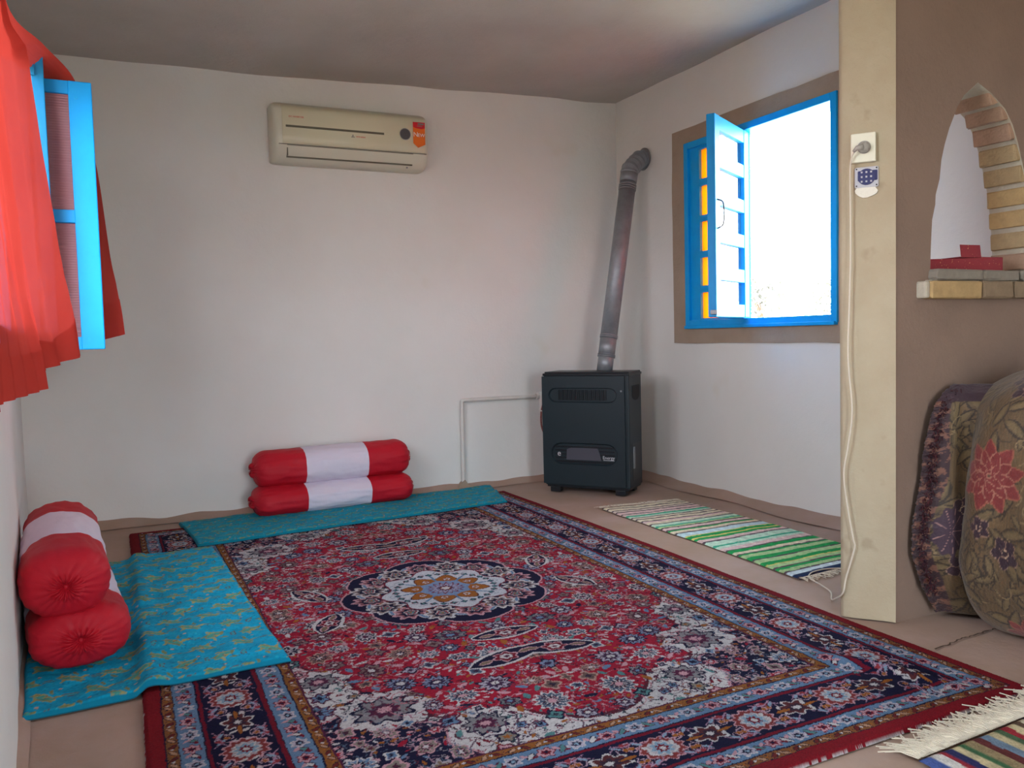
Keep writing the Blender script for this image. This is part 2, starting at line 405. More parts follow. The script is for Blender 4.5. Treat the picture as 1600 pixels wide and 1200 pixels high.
# bricks lining the right jamb of the arch (and the matching left one)
bm_ = None
arch_right = [Vector((p[0], 0, p[1])) for p in ARCH[11:]][::-1]      # from sill up to apex
def along(path, s):
    for a, b in zip(path, path[1:]):
        l = (b - a).length
        if s <= l: return a + (b - a) * (s / l), (b - a).normalized()
        s -= l
    return path[-1], (path[-1] - path[-2]).normalized()
brick_meshes = []
for k in range(3):
    for mi in range(3):
        me = brick_mesh('brick', 0.060, 0.150, 0.064, k * 5 + mi); me.materials.append(M_BRICKS[mi if mi != 2 else 2]); brick_meshes.append(me)
s = 0.012
kk = 0
order = [1, 2, 0, 0, 2, 2, 1, 1, 1, 2]
while s < 0.74:
    p, d = along(arch_right, s + 0.028); nrm = Vector((-d.z, 0, d.x))
    if nrm.x > 0: nrm = -nrm
    me = brick_meshes[(kk % 3) * 3 + order[kk % 10]]
    o = bpy.data.objects.new('brick', me); COL.objects.link(o); o.parent = WALL
    # course tilts more gently than the curve, as laid
    ang = math.atan2(d.x, d.z) * 0.35
    o.location = (p.x - nrm.x * 0.012 , 2.10, p.z - nrm.z * 0.012)
    o.rotation_euler = (0, ang, 0)
    kk += 1; s += 0.083
# sill and ledge courses
x = 2.612
for i, (wd, mi) in enumerate(((0.258, 3), (0.212, 3), (0.20, 3), (0.18, 3))):
    me = brick_mesh('brick', wd - 0.008, 0.21, 0.038, 40 + i, 0.008); me.materials.append(M_BRICKS[mi])
    o = bpy.data.objects.new('brick', me); COL.objects.link(o); o.parent = WALL
    o.location = (x + wd / 2, 2.088 + 0.004 * (i % 2), 1.226); o.rotation_euler = (0, random.uniform(-.008, .008), 0); x += wd
x = 2.578
for i, (wd, mi) in enumerate(((0.275, 0), (0.178, 4), (0.20, 4), (0.19, 4))):
    me = brick_mesh('brick', wd - 0.006, 0.16, 0.062, 50 + i, 0.007); me.materials.append(M_BRICKS[mi])
    o = bpy.data.objects.new('brick', me); COL.objects.link(o); o.parent = WALL
    o.location = (x + wd / 2, 2.058, 1.172); x += wd
bm = bmesh.new(); vs = box(bm, (2.555, 1.984, 1.143), (2.582, 2.03, 1.203), None, 0.008); obj('mortar_cap', bm, M_MORTAR, WALL)
bm = bmesh.new(); vs = box(bm, (2.60, 2.01, 1.200), (3.43, 2.03, 1.208), None, 0.002); obj('mortar_bed', bm, M_MORTAR, WALL)

# ------------------------------------------------------------------ right window
def frame_rect(bm, y0, y1, z0, z1, wdt, x0, x1):
    box(bm, (x0, y0, z0), (x1, y0 + wdt, z1), None, 0.003); box(bm, (x0, y1 - wdt, z0), (x1, y1, z1), None, 0.003)
    box(bm, (x0, y0 + wdt, z0), (x1, y1 - wdt, z0 + wdt), None, 0.003); box(bm, (x0, y0 + wdt, z1 - wdt), (x1, y1 - wdt, z1), None, 0.003)
# mud surround, an uneven raised band round the opening
def surround():
    out = (3.10, 4.58, 0.968, 2.365); inn = (3.172, 4.43, 1.082, 2.258); bm = bmesh.new()
    def loop(r, x):
        y0, y1, z0, z1 = r; pts = []; n = 12
        for (a, b) in (((y0, z0), (y1, z0)), ((y1, z0), (y1, z1)), ((y1, z1), (y0, z1)), ((y0, z1), (y0, z0))):
            for k in range(n):
                y = a[0] + (b[0] - a[0]) * k / n; z = a[1] + (b[1] - a[1]) * k / n
                j = 0.008; pts.append(bm.verts.new((x + 0.003 * noise.noise(Vector((y * 3, z * 3, 0))), y + j * noise.noise(Vector((y * 4, z * 4, 7))), z + j * noise.noise(Vector((y * 4, z * 4, 9))))))
        return pts
    A = loop(out, XR + 0.02); B = loop(out, XR - 0.014); C_ = loop(inn, XR - 0.016); D = loop(inn, XR + 0.03)
    for P, Q in ((A, B), (B, C_), (C_, D)):
        for k in range(len(P)): bm.faces.new((P[k], P[(k + 1) % len(P)], Q[(k + 1) % len(Q)], Q[k]))
    o = obj('trim_1', bm, M_SURR, None, False); return struct(o)
surround()
bm = bmesh.new(); frame_rect(bm, 3.165, 4.435, 1.075, 2.265, 0.042, XR - 0.03, XR + 0.09)
box(bm, (XR - 0.012, 3.892, 1.11), (XR + 0.05, 3.925, 2.23), None, 0.003)
W1 = struct(obj('window_1', bm, M_BLUE))
# the closed left leaf with five amber panes
bm = bmesh.new(); y0, y1, z0, z1 = 3.925, 4.395, 1.117, 2.223
pane_z = [(2.030, 2.185), (1.800, 1.965), (1.572, 1.737), (1.345, 1.510), (1.150, 1.290)]
pz = [(2.010, 2.195), (1.785, 1.965), (1.560, 1.740), (1.340, 1.512), (1.140, 1.292)]
pz = [(2.015, 2.200), (1.785, 1.970), (1.558, 1.745), (1.337, 1.515), (1.128, 1.293)]
ya, yb = 4.05, 4.295
box(bm, (XR - 0.012, y0, z0), (XR + 0.03, ya, z1)); box(bm, (XR - 0.012, yb, z0), (XR + 0.03, y1, z1))
prev = z1
for (a, b) in pz:
    box(bm, (XR - 0.012, ya, b), (XR + 0.03, yb, prev)); prev = a
box(bm, (XR - 0.012, ya, z0), (XR + 0.03, yb, prev))
box(bm, (XR - 0.006, 4.19, z0), (XR + 0.03, 4.196, z1)) if False else None
obj('fixed_leaf', bm, M_BLUE, W1)
for (a, b) in pz:
    bm = bmesh.new(); box(bm, (XR + 0.006, ya - .004, a - .004), (XR + 0.010, yb + .004, b + .004)); g = obj('amber_pane', bm, M_ORGLASS, W1)
    bm = bmesh.new(); box(bm, (XR + 0.012, 4.215, a), (XR + 0.024, 4.228, b)); obj('glazing_bar', bm, M_BLUE, W1)
# weather sill
bm = bmesh.new(); box(bm, (XR - 0.045, 3.17, 1.062), (XR + 0.02, 4.43, 1.082), None, 0.003); obj('window_sill', bm, M_BLUE, W1)
# the open leaf, hinged on the mullion and swung into the room
def casement(name, hinge, free, z0, z1, bays, m, parent, pane_mat, stile=0.075, rail=0.06, thick=0.034, split=None):
    """a framed leaf standing between two plan points; panes and hinges are pieces of it"""
    h = Vector((hinge[0], hinge[1], 0)); f = Vector((free[0], free[1], 0)); L = (f - h).length; ex = (f - h).normalized()
    M = Matrix.Translation(h) @ Matrix(((ex.x, -ex.y, 0), (ex.y, ex.x, 0), (0, 0, 1))).to_4x4()
    bm = bmesh.new()
    box(bm, (0, -thick / 2, z0), (stile, thick / 2, z1), M, 0.004); box(bm, (L - stile, -thick / 2, z0), (L, thick / 2, z1), M, 0.004)
    hgt = (z1 - z0 - rail * (bays + 1)) / bays; zs = []
    for k in range(bays + 1):
        za = z0 + k * (hgt + rail); box(bm, (stile - .002, -thick / 2 + .003, za), (L - stile + .002, thick / 2 - .003, za + rail), M, 0.003)
        if k < bays: zs.append((za + rail, za + rail + hgt))
    o = obj(name, bm, m, parent)
    for (a, b) in zs:
        if split:
            cuts = [a] + [a + (b - a) * q for q in split] + [b]
        else: cuts = [a, b]
        for c0, c1 in zip(cuts, cuts[1:]):
            bm = bmesh.new(); sh = random.uniform(-.005, .005) if split else 0
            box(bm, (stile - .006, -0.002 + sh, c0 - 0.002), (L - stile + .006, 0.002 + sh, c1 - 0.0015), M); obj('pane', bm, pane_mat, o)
    return o, M, L
leaf, LM, LL = casement('open_leaf', (XR - 0.004, 3.884), (2.945, 3.604), 1.120, 2.215, 5, M_BLUE2, W1, M_CLEAR, rail=0.075, thick=0.048)
for z in (1.30, 2.02):
    bm = bmesh.new(); box(bm, (0.012, -0.026, z), (0.035, -0.016, z + 0.13), LM, .002); tube(bm, [LM @ Vector((-0.004, -0.02, z)), LM @ Vector((-0.004, -0.02, z + .13))], 0.007, 8)
    obj('hinge', bm, M_BLUE, leaf)
bm = bmesh.new(); tube(bm, spline([LM @ Vector((LL - .03, 0.02, 1.60)), LM @ Vector((LL - .03, 0.055, 1.62)), LM @ Vector((LL - .03, 0.06, 1.68)), LM @ Vector((LL - .03, 0.055, 1.74)), LM @ Vector((LL - .03, 0.02, 1.76))], 4), 0.004, 8); obj('pull_handle', bm, M_BLACK, leaf)
bm = bmesh.new(); box(bm, (LL - .002, -.008, 1.135), (LL + .012, .03, 1.16), LM, .003); obj('catch', bm, M_METAL, leaf)

# left window: frame and the leaf that stands out into the room
W2F = bmesh.new()
def lw(y, off): # point at distance off inside the room from the left wall
    p = Vector((xl(y), y, 0)) + N_L * off; return p
ML = Matrix.Translation(Vector((xl(0), 0, 0))) @ Matrix(((N_L.x, E_L.x, 0), (N_L.y, E_L.y, 0), (0, 0, 1))).to_4x4()   # local x into the room, y along
YA, YZ = 1.17, 3.545  # near jamb out of view, set forward to let in side light
box(W2F, (-0.06, YZ - 0.055, 1.06), (0.02, YZ, 2.27), ML, .003)
box(W2F, (-0.06, YA, 1.06), (0.02, YA + .05, 2.27), ML, .003)
box(W2F, (-0.06, YA, 1.06), (0.02, YZ, 1.11), ML, .003); box(W2F, (-0.06, YA, 2.22), (0.02, YZ, 2.27), ML, .003)
W2 = struct(obj('window_2', W2F, M_BLUE))
# folded inner shutter board on the far jamb, seen edge on with its hinge
bm = bmesh.new(); box(bm, (0.018, YZ - 0.035, 1.10), (0.112, YZ - 0.012, 2.172), ML, .003); box(bm, (0.126, YZ - 0.03, 1.10), (0.168, YZ, 2.155), ML, .003)
box(bm, (0.110, YZ - 0.018, 1.10), (0.128, YZ - .006, 2.15), ML)
sh = obj('jamb_shutter', bm, M_TEALB, W2)
for z in (1.25, 2.03):
    bm = bmesh.new(); p = ML @ Vector((0.119, YZ - 0.024, z)); tube(bm, [p, p + Vector((0, 0, 0.08))], 0.007, 8); box(bm, (0.10, YZ - .04, z + .01), (0.138, YZ - .034, z + .05), ML); obj('hinge', bm, M_TEALB, sh)
L0 = ML @ Vector((0.085, YZ + 0.11, 0))
leaf2, LM2, LL2 = casement('open_leaf', (L0.x, L0.y), (-0.036, 3.655), 1.036, 2.068, 2, M_BLUE2, W2, M_BRICKREFL, stile=0.082, rail=0.05, thick=0.036, split=(0.3, 0.62, 0.86))  # pane cuts stand in for the joints of the reflected bricks
for z in (1.075, 2.005):
    bm = bmesh.new(); p = LM2 @ Vector((LL2 - .055, -.018, z)); tube(bm, [p, p + Vector((0, -0.003, 0))], 0.007, 10); obj('nail_head', bm, M_BLUE, leaf2)

# ------------------------------------------------------------------ outside
bm = bmesh.new(); box(bm, (-40, -40, -0.5), (60, 60, -0.3)); gnd = struct(obj('ground', bm, M_SAND))
bm = bmesh.new(); box(bm, (-2.6, -2.0, -0.3), (-2.45, 6.0, 1.0)); gw = obj('garden_wall', bm, M_SAND); tag(gw, 'low mud garden wall standing outside beyond the curtained window', 'wall')
def tree(x, y, z, r, seed, label):
    t = thing('tree', label, 'tree', (x, y, -0.3)); rr = random.Random(seed)
    bm = bmesh.new(); tube(bm, spline([(0, 0, 0), (.1, .05, z * .4), (.05, -.1, z * .8), (0, 0, z)], 4), 0.1, 8); obj('trunk', bm, M_BARK, t)
    bm = bmesh.new()
    for k in range(900):
        v = Vector((rr.gauss(0, 1), rr.gauss(0, 1), rr.gauss(0, 1))).normalized() * r * rr.random() ** .4; v.z *= .6
        c = v + Vector((0, 0, z + .3)); q = Matrix.Rotation(rr.random() * 6.28, 3, Vector((rr.random(), rr.random(), rr.random() + .01)).normalized())
        a, b = q @ Vector((.09, 0, 0)), q @ Vector((0, .05, 0)); bm.faces.new([bm.verts.new(c + a), bm.verts.new(c + b), bm.verts.new(c - a), bm.verts.new(c - b)])
    o = obj('foliage', bm, M_LEAF, t); o['kind'] = 'stuff'
tree(19.0, 21.0, 2.2, 1.2, 1, 'sunlit tree far outside the blue window, at its lower left')
tree(20.5, 19.0, 1.9, 1.3, 2, 'sunlit tree far outside the blue window, at its lower right')

# ------------------------------------------------------------------ painted cloth patterns
class Canvas:
    def __init__(s, x0, x1, y0, y1, res, base):
        s.x0, s.y0, s.res = x0, y0, res; s.nx = int((x1 - x0) / res) + 1; s.ny = int((y1 - y0) / res) + 1
        s.X, s.Y = np.meshgrid(x0 + np.arange(s.nx) * res, y0 + np.arange(s.ny) * res)
        s.img = np.empty((s.ny, s.nx, 3)); s.img[:] = np.array(base) / 255
    def win(s, cx, cy, R):
        i0 = max(0, int((cx - R - s.x0) / s.res)); i1 = min(s.nx, int((cx + R - s.x0) / s.res) + 2)
        j0 = max(0, int((cy - R - s.y0) / s.res)); j1 = min(s.ny, int((cy + R - s.y0) / s.res) + 2)
        if i1 <= i0 or j1 <= j0: return None
        return (slice(j0, j1), slice(i0, i1))
    def rosette(s, cx, cy, r, n, cols, rot=0.0, asp=1.0, amp=0.16, fr=(1.0, .84, .5, .24)):
        q = s.win(cx, cy, r * 1.3 * max(1, asp))
        if q is None: return
        dx = s.X[q] - cx; dy = s.Y[q] - cy; ca, sa = math.cos(rot), math.sin(rot)
        u = (dx * ca + dy * sa) / asp; v = -dx * sa + dy * ca
        rr = np.hypot(u, v); th = np.arctan2(v, u); lobe = 1 + amp * np.cos(n * th); im = s.img[q]
        for f, c in zip(fr, cols):
            if c is None: continue
            im[rr < r * f * lobe] = np.array(c) / 255
    def leaf(s, cx, cy, a, b, rot, col, out=None, curl=0.0, ow=0.25):
        q = s.win(cx, cy, a * 1.2)
        if q is None: return
        dx = s.X[q] - cx; dy = s.Y[q] - cy; ca, sa = math.cos(rot), math.sin(rot)
        u = (dx * ca + dy * sa) / a; v = (-dx * sa + dy * ca) / b - curl * (1 - u * u)
        wd = np.clip(1 - u * u, 0, 1) ** 0.8; im = s.img[q]; m = np.abs(v) < wd
        if out is not None:
            im[m] = np.array(out) / 255
            if col is not None: im[np.abs(v) < wd * (1 - ow) - 0.12] = np.array(col) / 255
        else: im[m] = np.array(col) / 255
    def stroke(s, pts, wd, col):
        c = np.array(col) / 255
        for (ax, ay), (bx, by) in zip(pts, pts[1:]):
            L = math.hypot(bx - ax, by - ay); q = s.win((ax + bx) / 2, (ay + by) / 2, L / 2 + wd)
            if q is None or L < 1e-6: continue
            dx = s.X[q] - ax; dy = s.Y[q] - ay; t = np.clip((dx * (bx - ax) + dy * (by - ay)) / L ** 2, 0, 1)
            s.img[q][np.hypot(dx - t * (bx - ax), dy - t * (by - ay)) < wd / 2] = c
    def arc(s, cx, cy, r, a0, a1, wd, col, shrink=0.0, n=14):
        s.stroke([(cx + r * (1 - shrink * k / n) * math.cos(a0 + (a1 - a0) * k / n), cy + r * (1 - shrink * k / n) * math.sin(a0 + (a1 - a0) * k / n)) for k in range(n + 1)], wd, col)
    def sample(s, X, Y):
        i = np.clip(((X - s.x0) / s.res).round().astype(int), 0, s.nx - 1); j = np.clip(((Y - s.y0) / s.res).round().astype(int), 0, s.ny - 1)
        return s.img[j, i]

RED = (176, 28, 56); DRED = (128, 22, 44); NAVY = (26, 24, 58); BLUEC = (112, 146, 184); SKYC = (150, 182, 208); CREAM = (226, 220, 222)
RUST = (176, 104, 44); PINK = (222, 168, 180); PLUM = (92, 34, 68); TEAL = (92, 146, 150); OLIVE = (140, 118, 98); GREYB = (146, 140, 152)
HX, HY = 1.145, 1.775

def paint_carpet():
    C = Canvas(0, HX + .004, 0, HY + .004, 0.0022, RED); X, Y = C.X, C.Y; r = random.Random(11)
    d = np.minimum(HX - X, HY - Y)
    fx, fy = HX - .425, HY - .425
    th = np.arctan2(Y / 1.22, X / .76)
    q = (X / .74) ** 2 + (Y / 1.24) ** 2
    sc = 1 + 0.20 * np.abs(np.sin(5.0 * th)) ** 0.8 - 0.09
    def reg(lo): return q > lo * sc
    C.img[reg(1.0)] = np.array((96, 30, 50)) / 255
    C.img[reg(1.03)] = np.array(CREAM) / 255
    nv = ((X - fx) ** 2 / .30 ** 2 + (Y - fy) ** 2 / .40 ** 2); an = np.arctan2(fy - Y, fx - X + 1e-6)
    nsc = 1 + 0.16 * np.cos(an * 10)
    C.img[nv < 1.03 * nsc] = np.array(PINK) / 255
    C.img[nv < 0.97 * nsc] = np.array(NAVY) / 255
    for (ax, ay, R) in ((.545, .985, .128), (.33, 1.20, .09), (.665, .70, .085)):
        C.rosette(ax, ay, R, 7, ((96, 30, 50), CREAM, None, None), .4, 1, .10, (1.05, 1.0, 0, 0))
        C.rosette(ax, ay, R * .62, 9, (NAVY, (150, 146, 152), PLUM, PINK), .4, 1.1)
    def region(x, y):
        i = min(C.nx - 1, int(x / C.res)); j = min(C.ny - 1, int(y / C.res))
        if nv[j, i] < 1.05: return 'n'
        if q[j, i] > 1.0 * sc[j, i]: return 'w'
        return 'r'
    # vines through the field
    for k in range(170):
        x, y = r.uniform(0, fx), r.uniform(0, fy); g = region(x, y); a = r.uniform(0, 6.28)
        c = {'r': (206, 130, 146), 'w': (96, 60, 90), 'n': (190, 150, 170)}[g]
        C.arc(x, y, r.uniform(.03, .085), a, a + r.uniform(1.6, 4.0) * r.choice((-1, 1)), 0.0034, c, r.uniform(.2, .6))
    # motifs
    placed = []
    def free_(x, y, R):
        return all((x - a) ** 2 + (y - b) ** 2 > (1.06 * (R + c)) ** 2 for a, b, c in placed)
    pal_r = [((40, 28, 60), (190, 182, 200), (80, 50, 84), CREAM), (CREAM, (84, 104, 130), (52, 36, 66), PINK), (PLUM, (140, 118, 116), (90, 50, 60), CREAM),
             (NAVY, (140, 152, 186), (60, 44, 80), CREAM), ((206, 160, 150), (120, 96, 90), (56, 44, 66), CREAM), (NAVY, (120, 124, 130), PLUM, BLUEC), (CREAM, NAVY, (150, 140, 160), PLUM)]
    pal_w = [(NAVY, (150, 140, 130), RUST, CREAM), (PLUM, BLUEC, NAVY, PINK), (NAVY, TEAL, (40, 40, 60), CREAM), (DRED, PINK, (70, 60, 80), CREAM)]
    pal_n = [(PINK, (150, 140, 130), (80, 40, 60), CREAM), (CREAM, BLUEC, NAVY, PINK), (PINK, RED, CREAM, NAVY), ((190, 180, 190), OLIVE, PLUM, CREAM)]
    def fillr(n, rmin, rmax, tries):
        c = 0
        for _ in range(tries):
            if c >= n: break
            x, y = r.uniform(-0.02, fx + .01), r.uniform(-0.02, fy + .01); R = r.uniform(rmin, rmax)
            if math.hypot(x, y) < .40: continue
            if not free_(x, y, R): continue
            g = region(max(x, 0), max(y, 0))
            if g == 'w' and R < .022 and r.random() < .55: continue
            placed.append((x, y, R)); c += 1
            p = r.choice({'r': pal_r, 'w': pal_w, 'n': pal_n}[g])
            kind = r.random(); rot = r.choice((0, PI / 2, PI / 4, -PI / 4, r.uniform(0, 3)))
            if R > .03:
                n_ = r.choice((6, 8, 10, 12)); a_ = r.uniform(1.0, 1.45)
                C.rosette(x, y, R / a_ ** .5, n_, p, rot, a_, amp=.15, fr=(1.0, .82, .52, .26))
                for k in range(n_):
                    t = 2 * PI * k / n_ + rot; C.stroke([(x + R * .28 * math.cos(t), y + R * .28 * math.sin(t)), (x + R * .72 * math.cos(t), y + R * .72 * math.sin(t))], .0032, p[0])
            elif R > .017:
                C.rosette(x, y, R, r.choice((4, 5, 6)), p, rot, r.uniform(1, 1.3), amp=.22, fr=(1.0, .72, .34, 0))
            else:
                c2 = r.choice({'r': (CREAM, TEAL, PINK, RUST, NAVY, PINK, BLUEC), 'w': (DRED, NAVY, TEAL, RUST, PLUM), 'n': (CREAM, PINK, BLUEC, RUST, RED)}[g])
                C.leaf(x, y, R * 1.35, R * .62, r.uniform(0, 6.28), c2, None, r.uniform(-.5, .5))
    placed += [(.545, .985, .09), (.33, 1.20, .06), (.665, .70, .06)]
    fillr(22, .040, .054, 900); fillr(46, .025, .034, 2500); fillr(84, .014, .019, 5000); fillr(330, .006, .010, 9000)
    # fine tendrils and flecks between the flowers
    for k in range(1500):
        x, y = r.uniform(0, fx), r.uniform(0, fy); g = region(x, y); a = r.uniform(0, 6.28); rad = r.uniform(.006, .016)
        c = r.choice({'r': ((196, 130, 140), (70, 26, 50), (110, 20, 40), (190, 180, 190), (64, 60, 90)), 'w': ((100, 90, 110), (150, 60, 80), (60, 80, 90), (60, 40, 70)), 'n': ((150, 120, 140), (110, 40, 60), (90, 110, 140), (180, 170, 180))}[g])
        C.arc(x, y, rad, a, a + r.uniform(1.5, 3.5), 0.0030, c, .3, 6)
    # navy cartouches on the long axis
    for (cx, cy, a, b, rot) in ((0.09, .80, .135, .05, .25), (0.0, .60, .12, .045, 0), (.52, .18, .1, .045, 1.1)):
        C.leaf(cx, cy, a * 1.1, b * 1.2, rot, NAVY, CREAM, 0, .1); C.rosette(cx, cy, .036, 6, (PINK, DRED, CREAM, PLUM), rot, 1.2)
        for sg in (-1, 1): C.leaf(cx + sg * a * .6 * math.cos(rot), cy + sg * a * .6 * math.sin(rot), .03, .014, rot, OLIVE, PINK)
    # medallion
    R_ = np.hypot(X, Y * .97); T = np.arctan2(Y, X)
    lob = .96 + .15 * np.abs(np.cos(4 * T)) ** .6
    for f, c in ((.400, PINK), (.392, NAVY)):
        C.img[R_ < f * (lob - .03)] = np.array(c) / 255
    for k in range(5):
        t = k * PI / 8 + 0
        for (rad, R, p) in ((.312, .062, (CREAM if k % 2 else PINK, (150, 130, 130) if k % 2 else (150, 90, 100), NAVY, BLUEC if k % 2 else RUST)),):
            x, y = rad * math.cos(t), rad * math.sin(t); C.rosette(x, y, R, 9, p, t, 1.15, fr=(1, .8, .6, .3)); C.rosette(x, y, R * .42, 5, (CREAM, (150, 60, 80), TEAL, RUST), t)
        t += PI / 16; C.leaf(.345 * math.cos(t), .345 * math.sin(t), .03, .012, t + 1, BLUEC, CREAM); C.leaf(.285 * math.cos(t), .285 * math.sin(t), .022, .01, t, RUST)
    lob2 = 1 + .10 * np.cos(8 * T)
    C.img[R_ < .252 * lob2] = np.array((130, 40, 60)) / 255; C.img[R_ < .243 * lob2] = np.array((222, 222, 232)) / 255
    for k in range(9):
        t = k * PI / 16 * 1.0; C.rosette(.205 * math.cos(t), .205 * math.sin(t), .014, 4, (DRED if k % 2 else BLUEC, NAVY, TEAL, None), t)
        C.arc(.215 * math.cos(t), .215 * math.sin(t), .02, t, t + 3, .003, (120, 130, 150))
    lob3 = 1 + .16 * np.cos(8 * T + PI)
    C.img[R_ < .158 * lob3] = np.array((90, 40, 50)) / 255; C.img[R_ < .152 * lob3] = np.array(RUST) / 255
    for k in range(4): 
        t = PI / 8 * (k + .5) * 1.0
    for t in (PI / 8, 3 * PI / 8): C.rosette(.125 * math.cos(t), .125 * math.sin(t), .016, 5, (DRED, CREAM, RUST, None), t)
    for t in (0, PI / 4, PI / 2): C.stroke([(.1 * math.cos(t), .1 * math.sin(t)), (.18 * math.cos(t), .18 * math.sin(t))], .012, BLUEC)
    C.img[R_ < .100 * (1 + .06 * np.cos(8 * T))] = np.array((138, 162, 202)) / 255
    C.rosette(0, 0, .066, 16, (DRED, (170, 170, 200), PLUM, PINK), 0, 1, .2); C.rosette(0, 0, .02, 6, (RUST, CREAM, None, None))
    # borders
    bands = [(0, .046, (146, 26, 38)), (.046, .050, NAVY), (.050, .076, (150, 96, 56)), (.076, .080, NAVY), (.080, .138, BLUEC), (.138, .142, NAVY), (.142, .152, DRED),
             (.152, .308, NAVY), (.308, .320, DRED), (.320, .324, NAVY), (.324, .388, BLUEC), (.388, .392, NAVY), (.392, .421, (158, 98, 46)), (.421, .427, PLUM)]
    for a, b, c in bands: C.img[(d >= a) & (d < b)] = np.array(c) / 255
    def run(dc, pitch, fn):
        """place motifs along both borders at distance dc from the edge"""
        L = HY - dc; n = max(1, round(L / pitch)); 
        for k in range(n + 1): fn(HX - dc, L * k / n, PI / 2, k)
        L = HX - dc; n = max(1, round(L / pitch))
        for k in range(n): fn(L * k / n, HY - dc, 0, k)
    for dc, w_ in ((.063, .010), (.407, .011)):
        run(dc, .036, lambda x, y, t, k: (C.leaf(x, y, .015, .008, t + (.7 if k % 2 else -.7), (206, 160, 130) if k % 2 else (120, 40, 40), (60, 36, 44), .3)))
        run(dc, .036, lambda x, y, t, k: C.rosette(x + .016 * math.cos(t), y + .016 * math.sin(t), .005, 4, (NAVY, RUST if k % 2 else CREAM, None, None)))
    for dc in (.109, .356):
        run(dc, .086, lambda x, y, t, k: C.rosette(x, y, .021, 6, ((DRED, PINK, DRED, NAVY) if k % 2 else (CREAM, (200, 190, 210), NAVY, SKYC)), t, 1.2, .2))
        def mid(x, y, t, k):
            x += .043 * math.cos(t); y += .043 * math.sin(t)
            C.leaf(x, y, .020, .011, t + .9, CREAM if k % 2 else TEAL, NAVY if k % 2 else PLUM, .4); C.leaf(x + .012, y - .008, .012, .006, t - .8, PINK); C.leaf(x - .012, y + .01, .010, .005, t + .2, DRED)
        run(dc, .086, mid)
    def mainb(x, y, t, k):
        ca, sa = math.cos(t), math.sin(t)
        def at(u, v): return (x + u * ca - v * sa, y + u * sa + v * ca)
        if k % 2 == 0:
            C.rosette(x, y, .058, 12, (PINK, (150, 60, 60), (190, 180, 190), NAVY), t, 1.1, .1, (1, .9, .66, .34)); C.rosette(x, y, .034, 8, (CREAM, SKYC, DRED, CREAM), t, 1, .2)
        else:
            C.rosette(x, y, .038, 7, (CREAM, (100, 46, 50), (60, 40, 60), CREAM), t, 1.35, .22)
            for sg in (-1, 1): C.leaf(*at(sg * .05, 0), .030, .010, t, RUST, NAVY)
        for sg in (-1, 1):
            for sv in (-1, 1):
                c = at(sg * .085, sv * .038); C.arc(c[0], c[1], .03, t + sg * 1.0, t + sg * 1.0 + sv * 4.4, .0034, (206, 176, 196), .45)
                C.leaf(*at(sg * .105, sv * .052), .018, .009, t + sv * .8, SKYC, PLUM); C.leaf(*at(sg * .068, sv * .058), .013, .007, t - sv, (170, 60, 70)); C.leaf(*at(sg * .115, sv * .015), .012, .006, t + sg, CREAM)
                C.rosette(*at(sg * .084, sv * .036), .009, 5, (PINK, RUST, None, None))
                C.stroke([at(sg * .04, sv * .07), at(sg * .07, sv * .05), at(sg * .10, sv * .062), at(sg * .13, sv * .04)], .0034, (190, 150, 180))
    run(.230, .165, mainb)
    return C

